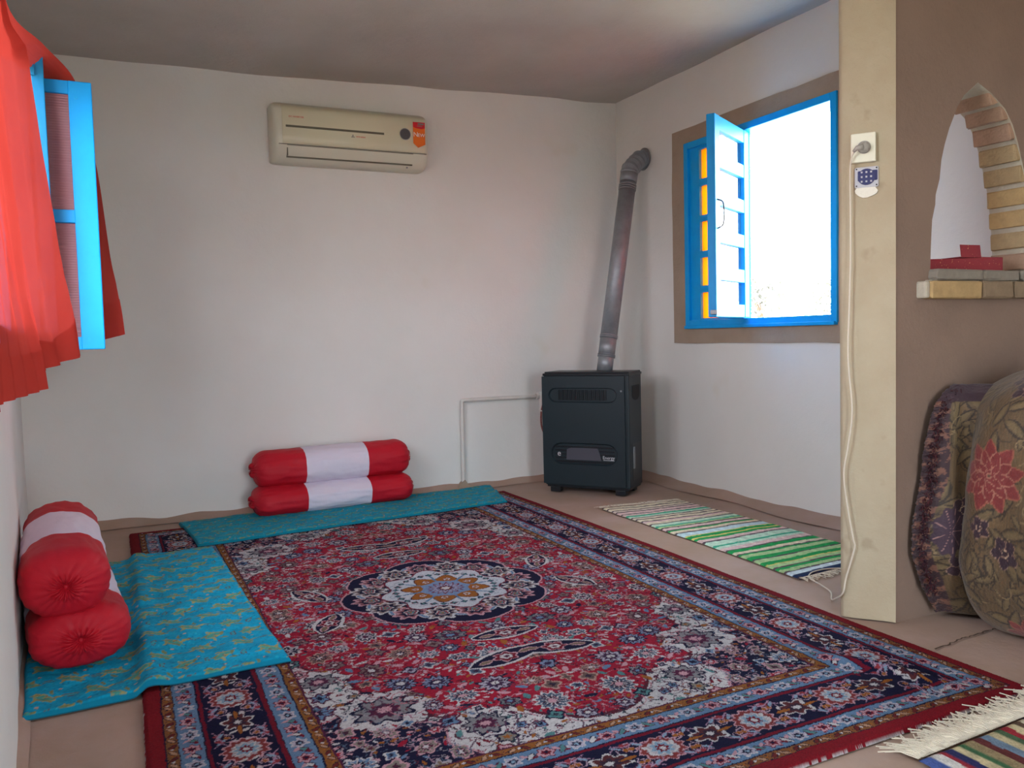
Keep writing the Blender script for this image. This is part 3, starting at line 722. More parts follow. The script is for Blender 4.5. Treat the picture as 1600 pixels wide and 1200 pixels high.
def carpet():
    C = paint_carpet(); cx, cy = 1.167, 3.207
    xs = np.linspace(-HX, HX, 800); ys = [-HY]
    while ys[-1] < HY:
        dist = (ys[-1] + cy); ys.append(ys[-1] + 0.0026 + 0.0022 * max(0, dist - 1.8) / 3.0)
    ys = np.array(ys); ys *= HY / ys[-1] if ys[-1] != 0 else 1; ys[0] = -HY; ys = np.linspace(0, 1, len(ys)) * 0 + np.interp(np.arange(len(ys)), np.arange(len(ys)), ys)
    ys = -HY + (ys - ys[0]) * (2 * HY) / (ys[-1] - ys[0])
    X, Y = np.meshgrid(xs, ys)
    jx = 0.0022 * fbm(X, Y, 21, 14, 2) + RNG.uniform(-.0011, .0011, X.shape); jy = 0.0022 * fbm(X, Y, 22, 14, 2) + RNG.uniform(-.0011, .0011, X.shape)
    Xs = X - .015 * (1 - np.abs(X) / HX); Ys = Y + .052 * (1 - np.abs(Y) / HY)
    c = C.sample(np.abs(Xs + jx), np.abs(Ys + jy))
    c = c * (1 + 0.05 * fbm(X, Y, 3, 1.5) + RNG.uniform(-.09, .09, X.shape))[..., None]
    c = np.clip(c * 0.765 + 0.004, 0, 1)
    e = np.minimum(HX - np.abs(X), HY - np.abs(Y)); z = 0.0005 + 0.0125 * np.clip(e / 0.012, 0, 1) ** .5 + RNG.uniform(0, .0014, X.shape)
    z += 0.0015 * fbm(X, Y, 31, 1.2)
    # a soft wrinkle near the corner beside the pier
    def ridge(ax, ay, bx, by, h, w_):
        L2 = (bx - ax) ** 2 + (by - ay) ** 2; t = np.clip(((X + cx - ax) * (bx - ax) + (Y + cy - ay) * (by - ay)) / L2, 0, 1)
        dd = np.hypot(X + cx - ax - t * (bx - ax), Y + cy - ay - t * (by - ay)); return h * np.exp(-(dd / w_) ** 2) * np.sin(PI * np.clip(t, .05, .95))
    z += ridge(1.95, 1.93, 2.13, 1.55, .02, .03)
    px = X + 0.006 * np.sin(Y * 2.1 + 1) * (np.abs(X) / HX); py = Y + 0.008 * np.sin(X * 2.6) * (np.abs(Y) / HY)
    P = np.stack([px, py, z], -1)
    t = thing('persian_carpet', 'large red and navy carpet with floral borders and central medallion on the floor', 'carpet', (cx, cy, 0))
    o = grid_np('pile', P, M_CARPET, t, lin(c))
    # backing slab closes the edges
    bm = bmesh.new(); box(bm, (-HX + .03, -HY + .03, 0.0005), (HX - .03, HY - .03, 0.003)); obj('backing', bm, mat('carpet_edge', rgb(150, 26, 40), .95), t)
    # short cotton fringes at both narrow ends
    def fr(y, sg, name='fringe'):
        bm = bmesh.new(); r = random.Random(5)
        for k in range(190):
            x = -HX + .01 + (2 * HX - .02) * k / 189; l = r.uniform(.012, .03); dx = r.uniform(-.012, .012)
            tube(bm, [(x, y - sg * .004, .006), (x + dx * .4, y + sg * l * .5, .006), (x + dx, y + sg * l, .0025)], .0017, 4, False)
        o = obj(name, bm, M_FRINGE, t); o['kind'] = 'stuff'
    fr(HY - .002, 1)
    return t
CARPET = carpet()

# ------------------------------------------------------------------ turquoise quilts
TURQ = (0, 152, 190)
def paint_quilt(seed, x0, x1, y0, y1, base=TURQ, gold=(150, 148, 98), dens=1.0):
    C = Canvas(x0, x1, y0, y1, 0.0026, base); r = random.Random(seed)
    C.img *= (1 + 0.05 * fbm(C.X, C.Y, seed, 9, 2))[..., None]
    for k in range(int(2600 * dens * (x1 - x0) * (y1 - y0))):   # shot speckle of the weave
        x, y = r.uniform(x0, x1), r.uniform(y0, y1); C.leaf(x, y, r.uniform(.004, .010), .0022, r.uniform(0, 3), r.choice(((0, 118, 156), (30, 166, 190), (0, 126, 166))), None, r.uniform(-1, 1))
    px, py = .135, .112; j = 0; y = y0
    while y < y1 + .05:
        x = x0 + (px / 2 if j % 2 else 0)
        while x < x1 + .05:
            a = r.choice((0.5, 2.4, -0.6)) + r.uniform(-.2, .2); cx, cy = x + r.uniform(-.008, .008), y + r.uniform(-.008, .008)
            C.leaf(cx, cy, .044, .019, a, (70, 150, 140), gold, .45, .25); C.rosette(cx, cy, .007, 5, (150, 90, 80) and ((120, 70, 70), gold, None, None), a)
            for q in range(5):
                b = a + 1.25 * q; C.leaf(cx + .036 * math.cos(b), cy + .032 * math.sin(b), .019, .0058, b + .7, gold if q % 2 else (120, 130, 90), None, .6)
            C.arc(cx - .014, cy + .026, .017, a, a + 3.6, .0032, gold, .5)
            C.leaf(cx + px / 2, cy + .004, .023, .009, a + .9, (50, 150, 165), (96, 86, 90), .5, .3)
            C.rosette(cx + px * .3, cy + py * .42, .0055, 5, ((110, 80, 90), (190, 150, 130), None, None))
            x += px
        y += py; j += 1
    return C
def quilt(name, label, corners, seed, thick, wrinkle, zfun, dens=1.0, gold=(150, 148, 98), group=None, res=.005, base=TURQ):
    """corners in plan: near-left, near-right, far-right, far-left"""
    a, b, c, d = [np.array(p, float) for p in corners]; W = max(np.linalg.norm(b - a), np.linalg.norm(c - d)); H = max(np.linalg.norm(d - a), np.linalg.norm(c - b))
    nu, nv = int(W / res), int(H / res); U, V = np.meshgrid(np.linspace(0, 1, nu), np.linspace(0, 1, nv))
    P = (a * ((1 - U) * (1 - V))[..., None] + b * (U * (1 - V))[..., None] + c * (U * V)[..., None] + d * ((1 - U) * V)[..., None])
    C = paint_quilt(seed, 0, W, 0, H, base, gold, dens); col = C.sample(U * W, V * H) * (1 + RNG.uniform(-.06, .06, U.shape))[..., None]
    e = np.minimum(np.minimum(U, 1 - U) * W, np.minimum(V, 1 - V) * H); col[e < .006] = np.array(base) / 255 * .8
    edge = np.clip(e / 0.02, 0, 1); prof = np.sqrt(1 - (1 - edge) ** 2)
    x = P[..., 0] + 0.006 * fbm(U * W, V * H, seed + 3, 1.2); y = P[..., 1] + .007 * fbm(U * W, V * H, seed + 4, 1.2)
    base_z = zfun(x, y); z = base_z + thick * (0.25 + 0.75 * prof) + wrinkle * fbm(U * W, V * H, seed + 5, 2.2, 3) * prof + 0.002 * fbm(U * W, V * H, seed + 8, 9, 2) * prof
    z = np.maximum(z, base_z + .003)
    t = thing(name, label, 'mattress', (float(x.mean()), float(y.mean()), 0), 0, group)
    off = np.array([x.mean(), y.mean(), 0]); o = grid_np('quilted_top', np.stack([x, y, z], -1) - off, M_QUILT, t, lin(np.clip(col, 0, 1)))
    # edge band down to what it lies on
    ring = [(0, i) for i in range(nu)] + [(j, nu - 1) for j in range(1, nv)] + [(nv - 1, i) for i in range(nu - 2, -1, -1)] + [(j, 0) for j in range(nv - 2, 0, -1)]
    ring = ring[::2] ; top = np.array([[x[p], y[p], z[p]] for p in ring]) - off; bot = top.copy(); bot[:, 2] = np.array([base_z[p] for p in ring]) + .0015
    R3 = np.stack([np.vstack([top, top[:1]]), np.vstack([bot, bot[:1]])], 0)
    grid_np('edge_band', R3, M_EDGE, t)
    return t
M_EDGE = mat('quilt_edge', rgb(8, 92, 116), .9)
def step(v, a, b):
    t = np.clip((v - a) / (b - a), 0, 1); return t * t * (3 - 2 * t)
def z_carpet(x, y):
    return 0.0155 * step(x, 0.0, 0.04) * step(-y, -4.995, -4.96)
def z_q1(x, y):
    return z_carpet(x, y) + 0.012 * np.exp(-((x - 0.05) / 0.04) ** 2) - 0.012 * np.exp(-((x + 0.015) / 0.03) ** 2) * 0 
Q1 = quilt('floor_mattress', 'thin turquoise floor mattress with gold paisley print lying along the left wall', [(-0.288, 2.640), (0.462, 2.672), (0.395, 4.36), (-0.40, 4.36)], 41, .020, .007, z_q1, group=None)
Q2 = quilt('floor_mattress', 'thin turquoise floor mattress lying along the back wall under the air conditioner', [(0.325, 4.425), (2.145, 4.59), (2.30, 5.21), (0.285, 5.13)], 57, .018, .003, z_carpet, gold=(62, 120, 130), dens=1.6, base=(0, 138, 162))

# ------------------------------------------------------------------ bolsters
def bolster(label, P0, P1, rw, rh, seed, flat=0.0, group='red and white bolsters', taper=1.0):
    """P0, P1 the end centres; rw half width, rh half height; parts: middle band and two red ends"""
    P0, P1 = Vector(P0), Vector(P1); L = (P1 - P0).length; ex = (P1 - P0).normalized(); ez = Vector((0, 0, 1)); ez = (ez - ex * ez.dot(ex)).normalized(); ey = ez.cross(ex)
    t = thing('bolster', label, 'bolster', ((P0 + P1) / 2)[:], 0, group); M = Matrix.Translation(-(P0 + P1) / 2)
    rnd = random.Random(seed); nth = 96; phase = rnd.random() * 6
    def rad(sv):                       # sv 0..L distance; rounded shoulders
        e = min(sv, L - sv); R = 0.085; q = 1.0
        if e < R: q = 0.42 + 0.58 * math.sqrt(max(0, 1 - (1 - e / R) ** 2)) 
        return q
    def pt(sv, th, q=None):
        rr = rad(sv) if q is None else q
        e = min(sv, L - sv)
        ct, st_ = math.cos(th), math.sin(th)
        wv = 1 + 0.05 * noise.noise(Vector((sv * 6, ct * 2, st_ * 2 + seed))) + 0.03 * noise.noise(Vector((sv * 14, ct * 5, st_ * 5 + seed)))
        pl = 0.032 * max(0, 1 - e / 0.16) * math.sin(22 * th + 2.5 * noise.noise(Vector((ct * 2, st_ * 2, seed)))) * (0.5 + 0.5 * noise.noise(Vector((ct * 3, st_ * 3, seed + 9))))
        rr = rr * (wv + pl)
        y = rw * rr * (abs(ct) ** .9) * (1 if ct > 0 else -1); z = rh * rr * (abs(st_) ** .9) * (1 if st_ > 0 else -1)
        if flat: z = max(z, -rh * (1 - flat))
        if taper != 1.0 and st_ > 0: z *= taper
        return P0 + ex * sv + ey * y + ez * z
    def tubepart(name, s0, s1, m, endcap=0):
        bm = bmesh.new(); n = max(6, int((s1 - s0) / 0.012)); rows = []
        for i in range(n + 1):
            sv = s0 + (s1 - s0) * i / n; rows.append([bm.verts.new(M @ pt(sv, 2 * PI * k / nth)) for k in range(nth)])
        if endcap:
            base = rows[0] if endcap < 0 else rows[-1]; sv0 = 0 if endcap < 0 else L; sg = -1 if endcap < 0 else 1
            prev = base; cap = []
            for j in range(1, 9):
                f = 1 - j / 9.0; ring = []
                for k in range(nth):
                    th = 2 * PI * k / nth; q = 0.42 * f
                    rip = 0.014 * math.sin(20 * th + 3 * noise.noise(Vector((math.cos(th) * 2, math.sin(th) * 2, seed)))) * (1 - abs(f - .5))
                    bul = 0.016 * math.sin(PI * f) - 0.028 * (1 - f) ** 3 + rip * f
                    p = pt(sv0, th, q); ring.append(bm.verts.new(M @ (p + ex * sg * bul)))
                cap.append(ring)
            for a, b in zip([base] + cap, cap):
                for k in range(nth): bm.faces.new((a[k], a[(k + 1) % nth], b[(k + 1) % nth], b[k]))
            bm.faces.new(cap[-1])
        for a, b in zip(rows, rows[1:]):
            for k in range(nth): bm.faces.new((a[k], a[(k + 1) % nth], b[(k + 1) % nth], b[k]))
        return obj(name, bm, m, t, True)
    e = L * 0.30
    A = tubepart('end_section', 0, e, M_CLOTHRED, -1); tubepart('middle_band', e, L - e, M_CLOTHWH); B = tubepart('end_section', L - e, L, M_CLOTHRED, 1)
    for c, sg, par in ((P0, -1, A), (P1, 1, B)):
        bm = bmesh.new(); bmesh.ops.create_uvsphere(bm, u_segments=12, v_segments=8, radius=0.009)
        for v in bm.verts: v.co = M @ (c + ex * sg * -0.012 + v.co)
        obj('tuft', bm, M_CLOTHRED, par, True)
    return t
bolster('red and white bolster lying under another against the back wall', (0.685, 5.02, 0.105), (1.665, 5.075, 0.105), .150, .092, 3, .12)
bolster('red and white bolster on top of another against the back wall', (0.70, 5.06, 0.287), (1.660, 5.10, 0.290), .138, .112, 8, .1)
bolster('red and white bolster lying under another against the left wall', (-0.142, 2.90, 0.122), (-0.222, 3.80, 0.130), .150, .106, 14, .12)
bolster('red and white bolster on top of another against the left wall', (-0.175, 2.885, 0.302), (-0.238, 3.80, 0.325), .131, .112, 21, .05)

# ------------------------------------------------------------------ lettering
def lettering(name, s, size, m, M, parent, align='CENTER', ext=0.0004):
    c = bpy.data.curves.new('t', 'FONT'); c.body = s; c.size = size; c.extrude = ext; c.align_x = align; c.resolution_u = 3
    o = bpy.data.objects.new('t', c); COL.objects.link(o); bpy.context.view_layer.update()
    me = bpy.data.meshes.new_from_object(o.evaluated_get(bpy.context.evaluated_depsgraph_get())); bpy.data.objects.remove(o)
    me.transform(M); me.materials.clear(); return link_mesh(name, me, m, parent)
def plane_M(o, ex, ez):
    """text lies in the plane of ex (reading direction) and ez (up)"""
    ex, ez = Vector(ex).normalized(), Vector(ez).normalized(); n = ex.cross(ez)
    return Matrix.Translation(Vector(o)) @ Matrix((ex, ez, n)).transposed().to_4x4()

# ------------------------------------------------------------------ air conditioner
def air_conditioner():
    X0, X1, Z0 = 0.905, 1.885, 2.132
    t = thing('air_conditioner', 'cream wall-mounted split air conditioner with a NEW sticker high on the back wall', 'air conditioner', (X0, YB, Z0))
    W = X1 - X0
    prof = [(0.0, 0.0), (.085, 0.0), (.125, .012), (.158, .04), (.172, .075), (.180, .105), (.184, .14), (.186, .28), (.180, .305), (.160, .330), (.125, .348), (.07, .354), (0.0, .354)]
    bm = bmesh.new(); rows = []
    for x, k in ((0, .80), (.006, .90), (.018, .965), (.04, .995), (.07, 1), (W - .07, 1), (W - .04, .995), (W - .018, .965), (W - .006, .90), (W, .80)):
        zc = .177; rows.append([bm.verts.new((x, -p[0] * k, zc + (p[1] - zc) * (k + (1 - k) * .55))) for p in prof])
    for a, b in zip(rows, rows[1:]):
        for i in range(len(prof)): bm.faces.new((a[i], a[(i + 1) % len(prof)], b[(i + 1) % len(prof)], b[i]))
    bm.faces.new(rows[0]); bm.faces.new(rows[-1][::-1])
    body = obj('body', bm, M_ACW, t, True)
    b = body.data; 
    # front panel
    bm = bmesh.new(); rows = []
    fp = [(.1795, .098), (.1875, .104), (.1905, .14), (.1915, .20), (.1915, .275), (.187, .300), (.170, .325), (.164, .325)]
    for x in (.052, .056, W - .036, W - .03): rows.append([bm.verts.new((x, -p[0] + (.004 if x in (.052, W - .03) else 0), p[1])) for p in fp])
    for a, c in zip(rows, rows[1:]):
        for i in range(len(fp) - 1): bm.faces.new((a[i], a[i + 1], c[i + 1], c[i]))
    obj('front_panel', bm, M_ACP, t, True)
    bm = bmesh.new(); box(bm, (.072, -.1935, .192), (.678, -.188, .205), None, .002); obj('air_slot', bm, M_ACG, t)
    # louver
    bm = bmesh.new(); box(bm, (.085, -.176, .030), (W - .115, -.166, .092), None, .003)
    for v in bm.verts: v.co.y += max(0, (.085 - v.co.z)) * .55
    obj('louver', bm, M_ACW, t)
    bm = bmesh.new(); box(bm, (.078, -.1765, .088), (W - .108, -.160, .0925), None, .001); box(bm, (.078, -.150, .022), (W - .108, -.120, .030), None, .001); box(bm, (.078, -.172, .03), (.084, -.14, .09))
    obj('louver_gap', bm, M_DARKSLOT if False else M_ACG, t)
    # long seam under the panel
    bm = bmesh.new(); box(bm, (.03, -.1835, .0925), (W - .02, -.170, .0955), None, .0008); obj('seam', bm, M_ACG, t)
    # round display
    bm = bmesh.new(); tube(bm, [(.815, -.188, .207), (.815, -.196, .207)], .034, 32); obj('display', bm, M_ACD, t, False)
    bm = bmesh.new()
    for k in range(32):
        a0, a1 = 2 * PI * k / 32, 2 * PI * (k + 1) / 32; q = [bm.verts.new((.815 + r_ * math.cos(a), -.1965, .207 + r_ * math.sin(a))) for r_, a in ((.033, a0), (.033, a1), (.037, a1), (.037, a0))]; bm.faces.new(q)
    obj('display_ring', bm, M_METAL, t)
    # sticker
    bm = bmesh.new(); prism(bm, [(.868, .155), (.90, .128), (.948, .150), (.948, .288), (.868, .288)], .1945, .1955, Matrix(((1, 0, 0, 0), (0, 0, -1, 0), (0, 1, 0, 0), (0, 0, 0, 1)))); st = obj('sticker', bm, M_ORANGE, t)
    st['label'] = 'orange and crimson hanging sticker reading NEW'
    bm = bmesh.new(); prism(bm, [(.868, .258), (.885, .250), (.925, .246), (.948, .252), (.948, .288), (.868, .288)], .1956, .1962, Matrix(((1, 0, 0, 0), (0, 0, -1, 0), (0, 1, 0, 0), (0, 0, 0, 1)))); obj('sticker_top', bm, M_CRIM, st)
    T = lambda x, z, y=-.1965: plane_M((x, y, z), (1, 0, 0), (0, 0, 1))
    lettering('sticker_word', 'N', .042, M_WHITE, T(.885, .197, -.1958), st); lettering('sticker_word', 'EW', .031, M_WHITE, T(.922, .197, -.1958), st)
    bm = bmesh.new(); box(bm, (.895, -.1968, .262), (.93, -.1960, .266)); box(bm, (.9, -.1968, .272), (.94, -.1960, .282)); obj('sticker_mark', bm, M_GREYP, st)
    lettering('red_lettering', 'DC INVERTER', .0145, M_RED, T(.136, .250, -.193), t)
    bm = bmesh.new()
    for a in (PI / 2, PI / 2 + 2 * PI / 3, PI / 2 - 2 * PI / 3):
        c = Vector((math.cos(a), math.sin(a))); n = Vector((-c.y, c.x)); o_ = Vector((.478, .166)); q = [o_, o_ + c * .006 + n * .0042, o_ + c * .012, o_ + c * .006 - n * .0042]
        bm.faces.new([bm.verts.new((p.x, -.1932, p.y)) for p in q])
    obj('emblem', bm, M_GREYP, t); lettering('brand_lettering', 'MITSUBISHI', .0115, M_RED, T(.527, .162, -.193), t)
    bm = bmesh.new(); bmesh.ops.create_uvsphere(bm, u_segments=10, v_segments=6, radius=.006)
    for v in bm.verts: v.co += Vector((W - .14, -.135, .010))
    obj('drip_screw', bm, M_METAL, t, True)
    return t
air_conditioner()

# ------------------------------------------------------------------ gas heater
def heater():
    ex = Vector((.616, -.788, 0)).normalized(); ey = Vector((.788, .616, 0)).normalized()
    O = Vector((2.544, 4.865, 0)); ang = math.atan2(ex.y, ex.x); W, D, z0, z1 = .604, .27, .045, .80
    t = thing('gas_heater', 'dark green enamelled gas heater standing in the back right corner', 'heater', O[:], ang)
    bm = bmesh.new(); box(bm, (.008, .012, z0), (W - .004, D, z1 - .015), None, .008); obj('cabinet', bm, M_DGREEN, t)
    # front panel with two recessed oblong openings
    bm = bmesh.new()
    def oblong(cx, cz, hw, hh, n=8, skew=.0):
        pts = []
        for sx_, a0 in ((1, -PI / 2), (-1, PI / 2)):
            for k in range(n + 1):
                a = a0 + PI * k / n; pts.append((cx + sx_ * (hw - hh) + hh * math.cos(a), cz + hh * math.sin(a)))
        return pts
    outer = [(0, z0 + .012), (W - .03, z0 + .012), (W - .03, z1 - .03), (0, z1 - .03)]
    holes = [oblong(.285, .648, .238, .048), oblong(.290, .262, .232, .072)]
    ov = [bm.verts.new((p[0], 0, p[1])) for p in outer]; es = [bm.edges.new((a, b)) for a, b in zip(ov, ov[1:] + ov[:1])]; hvs = []
    for h in holes:
        hv = [bm.verts.new((p[0], 0, p[1])) for p in h]; hvs.append(hv); es += [bm.edges.new((a, b)) for a, b in zip(hv, hv[1:] + hv[:1])]
    bmesh.ops.triangle_fill(bm, use_beauty=True, edges=es)
    for hv in hvs:
        c = sum((v.co for v in hv), Vector()) / len(hv); inn = [bm.verts.new((c.x + (v.co.x - c.x) * .965, .014, c.z + (v.co.z - c.z) * .86)) for v in hv]
        for k in range(len(hv)): bm.faces.new((hv[k], hv[(k + 1) % len(hv)], inn[(k + 1) % len(hv)], inn[k]))
        if hv is hvs[0]: bm.faces.new(inn)
        if hv is hvs[1]: bm.faces.new(inn)
    rim = [bm.verts.new((v.co.x, .02, v.co.z)) for v in ov]
    for k in range(4): bm.faces.new((ov[k], ov[(k + 1) % 4], rim[(k + 1) % 4], rim[k]))
    fp = obj('front_panel', bm, M_DGREEN, t)
    for k in range(24):
        x = .115 + k * .0142; bm = bmesh.new(); box(bm, (x, .006, .615), (x + .007, .0135, .682), None, .001); obj('vent_slat', bm, M_BLACK if k % 2 else M_DARKSLOT, fp)
    # fire window
    bm = bmesh.new()
    for k in range(5): box(bm, (.085, .009, .204 + k * .024), (.50, .0135, .216 + k * .024), None, .001)
    obj('fire_grille', bm, M_BLACK, fp)
    bm = bmesh.new(); prism(bm, [(.165, .222), (.41, .222), (.40, .262), (.385, .302), (.20, .302), (.17, .29)], -.009, -.004, Matrix(((1, 0, 0, 0), (0, 0, -1, 0), (0, 1, 0, 0), (0, 0, 0, 1)))); obj('fire_glass', bm, M_GREYWIN, fp)
    T = lambda x, z: plane_M((x, -.0015, z), (1, 0, 0), (0, 0, 1))
    lettering('maker_mark', 'e', .055, M_LEADGREY, T(.117, .246), fp); lettering('maker_word', 'Energy', .030, M_LEADGREY, T(.462, .235), fp)
    bm = bmesh.new(); box(bm, (.425, -.001, .226), (.50, .0, .229)); obj('maker_underline', bm, M_LEADGREY, fp)
    bm = bmesh.new(); tube(bm, [(.553, -.001, .677), (.553, -.005, .677)], .006, 10); obj('panel_screw', bm, M_METAL, fp)
    # lid with lip and rear outlet grating
    bm = bmesh.new(); box(bm, (.004, .004, z1 - .026), (W + .001, D + .003, z1 - .010), None, .004); box(bm, (.012, .02, z1 - .012), (W - .006, D - .005, z1), None, .004); obj('lid', bm, M_BLACK, t)
    # right side: round-bottomed opening and lower panel with a silver strip
    bm = bmesh.new(); MS = Matrix(((0, 0, 1, 0), (1, 0, 0, 0), (0, 1, 0, 0), (0, 0, 0, 1)))
    pts = [(.075, .71), (.225, .71)] + [(.15 + .075 * math.cos(a), .645 + .035 * math.sin(a)) for a in np.linspace(0, -PI, 9)]
    prism(bm, pts, W - .0045, W - .002, MS); obj('side_opening', bm, M_DARKSLOT, t)
    bm = bmesh.new(); prism(bm, [(.07, .09), (.24, .09), (.24, .33), (.07, .33)], W - .006, W - .0025, MS); obj('side_panel', bm, M_BLACK, t)
    bm = bmesh.new(); prism(bm, [(.075, .17), (.105, .17), (.105, .31), (.075, .31)], W - .003, W + .002, MS); obj('control_strip', bm, M_METAL, t)
    bm = bmesh.new(); box(bm, (.02, .015, z0 - .012), (W - .012, D - .01, z0 + .01), None, .003); obj('plinth', bm, M_BLACK, t)
    bm = bmesh.new()
    for (x, y) in ((.045, .005), (.50, .005), (.045, .19), (.50, .19)):
        bm = bmesh.new(); box(bm, (x, y, .002), (x + .07, y + .055, .036), None, .004); obj('foot', bm, M_ACG if False else M_BLACK, t)
heater()

def flue():
    t = thing('flue_pipe', 'galvanized metal flue pipe rising from the heater and bending into the right wall', 'pipe', (2.95, 4.73, .79))
    M = Matrix.Translation((-2.95, -4.73, -.79)); a = Vector((2.95, 4.73, .79)); b = Vector((3.245, 4.845, 2.10)); R = .057
    def seg(name, p, q, r, m=M_METAL, par=t):
        bm = bmesh.new(); tube(bm, [p, q], r, 32); 
        for v in bm.verts: v.co = M @ v.co
        o = obj(name, bm, m, par, False); o.data.polygons.foreach_set('use_smooth', [len(pl.vertices) == 4 for pl in o.data.polygons]); return o
    d = (b - a).normalized()
    seg('lower_sleeve', a, a + d * .125, R - .004); seg('pipe_section', a + d * .105, a + d * .235, R - .001); up = seg('pipe_section', a + d * .225, b, R)
    for s_ in (.10, .112, .232, .244): seg('bead', a + d * s_, a + d * (s_ + .006), R + .003, par=t)
    L = (b - a).length
    for s_ in (L - .075, L - .06, L - .045): seg('bead', a + d * s_, a + d * (s_ + .006), R + .004)
    seg('elbow_collar', b - d * .02, b + d * .045, R + .003)
    # segmented elbow
    e = Vector((XR + .01, 4.90, 2.262)); c1 = b + d * .04
    pts = spline([c1, c1 + d * .035 + Vector((.004, 0, 0)), Vector((3.315, 4.865, 2.215)), Vector((3.36, 4.88, 2.252)), e - Vector((.02, 0, 0)), e], 3)
    bm = bmesh.new(); rr = []
    for i in range(len(pts)): rr.append(R + .006 if i % 2 else R + .001)
    tube(bm, pts, rr, 32)
    for v in bm.verts: v.co = M @ v.co
    obj('elbow', bm, M_METAL, t, False)
    bm = bmesh.new(); tube(bm, [e - Vector((.030, 0, 0)), e - Vector((.026, 0, 0))], [.078, .078], 32)
    for v in bm.verts: v.co = M @ v.co
    obj('wall_flange', bm, M_METAL, t)
flue()

# white gas pipe on the back wall
def gas_pipe():
    t = thing('gas_pipe', 'white painted gas pipe bent up and along the back wall to the heater', 'pipe', (2.122, YB - .02, 0))
    y = YB - .022; pts = [(2.118, y, .0), (2.121, y, .3), (2.124, y, .585), (2.128, y, .602), (2.142, y, .611), (2.3, y, .612), (2.5, y, .610), (2.705, y, .608)]
    bm = bmesh.new(); tube(bm, spline(pts, 6), .013, 14)
    for v in bm.verts: v.co -= Vector((2.122, YB - .02, 0))
    obj('pipe', bm, M_PIPEW, t, True)
    bm = bmesh.new(); prism(bm, [(2.06, .0), (2.19, .0), (2.145, .035), (2.125, .065), (2.10, .045)], y - .02, y + .02, Matrix(((1, 0, 0, -2.122), (0, 0, 1, -YB + .02), (0, 1, 0, 0), (0, 0, 0, 1)))); obj('mud_collar', bm, M_SURR, t)
    bm = bmesh.new(); o = Vector((2.122, YB - .02, 0))
    tube(bm, [Vector((2.695, y, .608)) - o, Vector((2.735, y, .608)) - o], .022, 12); tube(bm, [Vector((2.735, y - .01, .64)) - o, Vector((2.728, y - .01, .50)) - o], [.019, .012], 12); obj('valve_body', bm, M_PIPEW, t)
    bm = bmesh.new(); tube(bm, spline([Vector((2.745, y - .035, .655)) - o, Vector((2.752, y - .04, .60)) - o, Vector((2.735, y - .038, .545)) - o, Vector((2.728, y - .03, .51)) - o], 4), .011, 10); obj('valve_lever', bm, M_VALVE, t)
    bm = bmesh.new(); tube(bm, spline([Vector((2.73, y - .01, .51)) - o, Vector((2.733, y - .012, .38)) - o, Vector((2.80, y - .03, .25)) - o, Vector((2.90, y - .06, .22)) - o], 5), .007, 8); obj('hose', bm, M_VALVE, t)
gas_pipe()

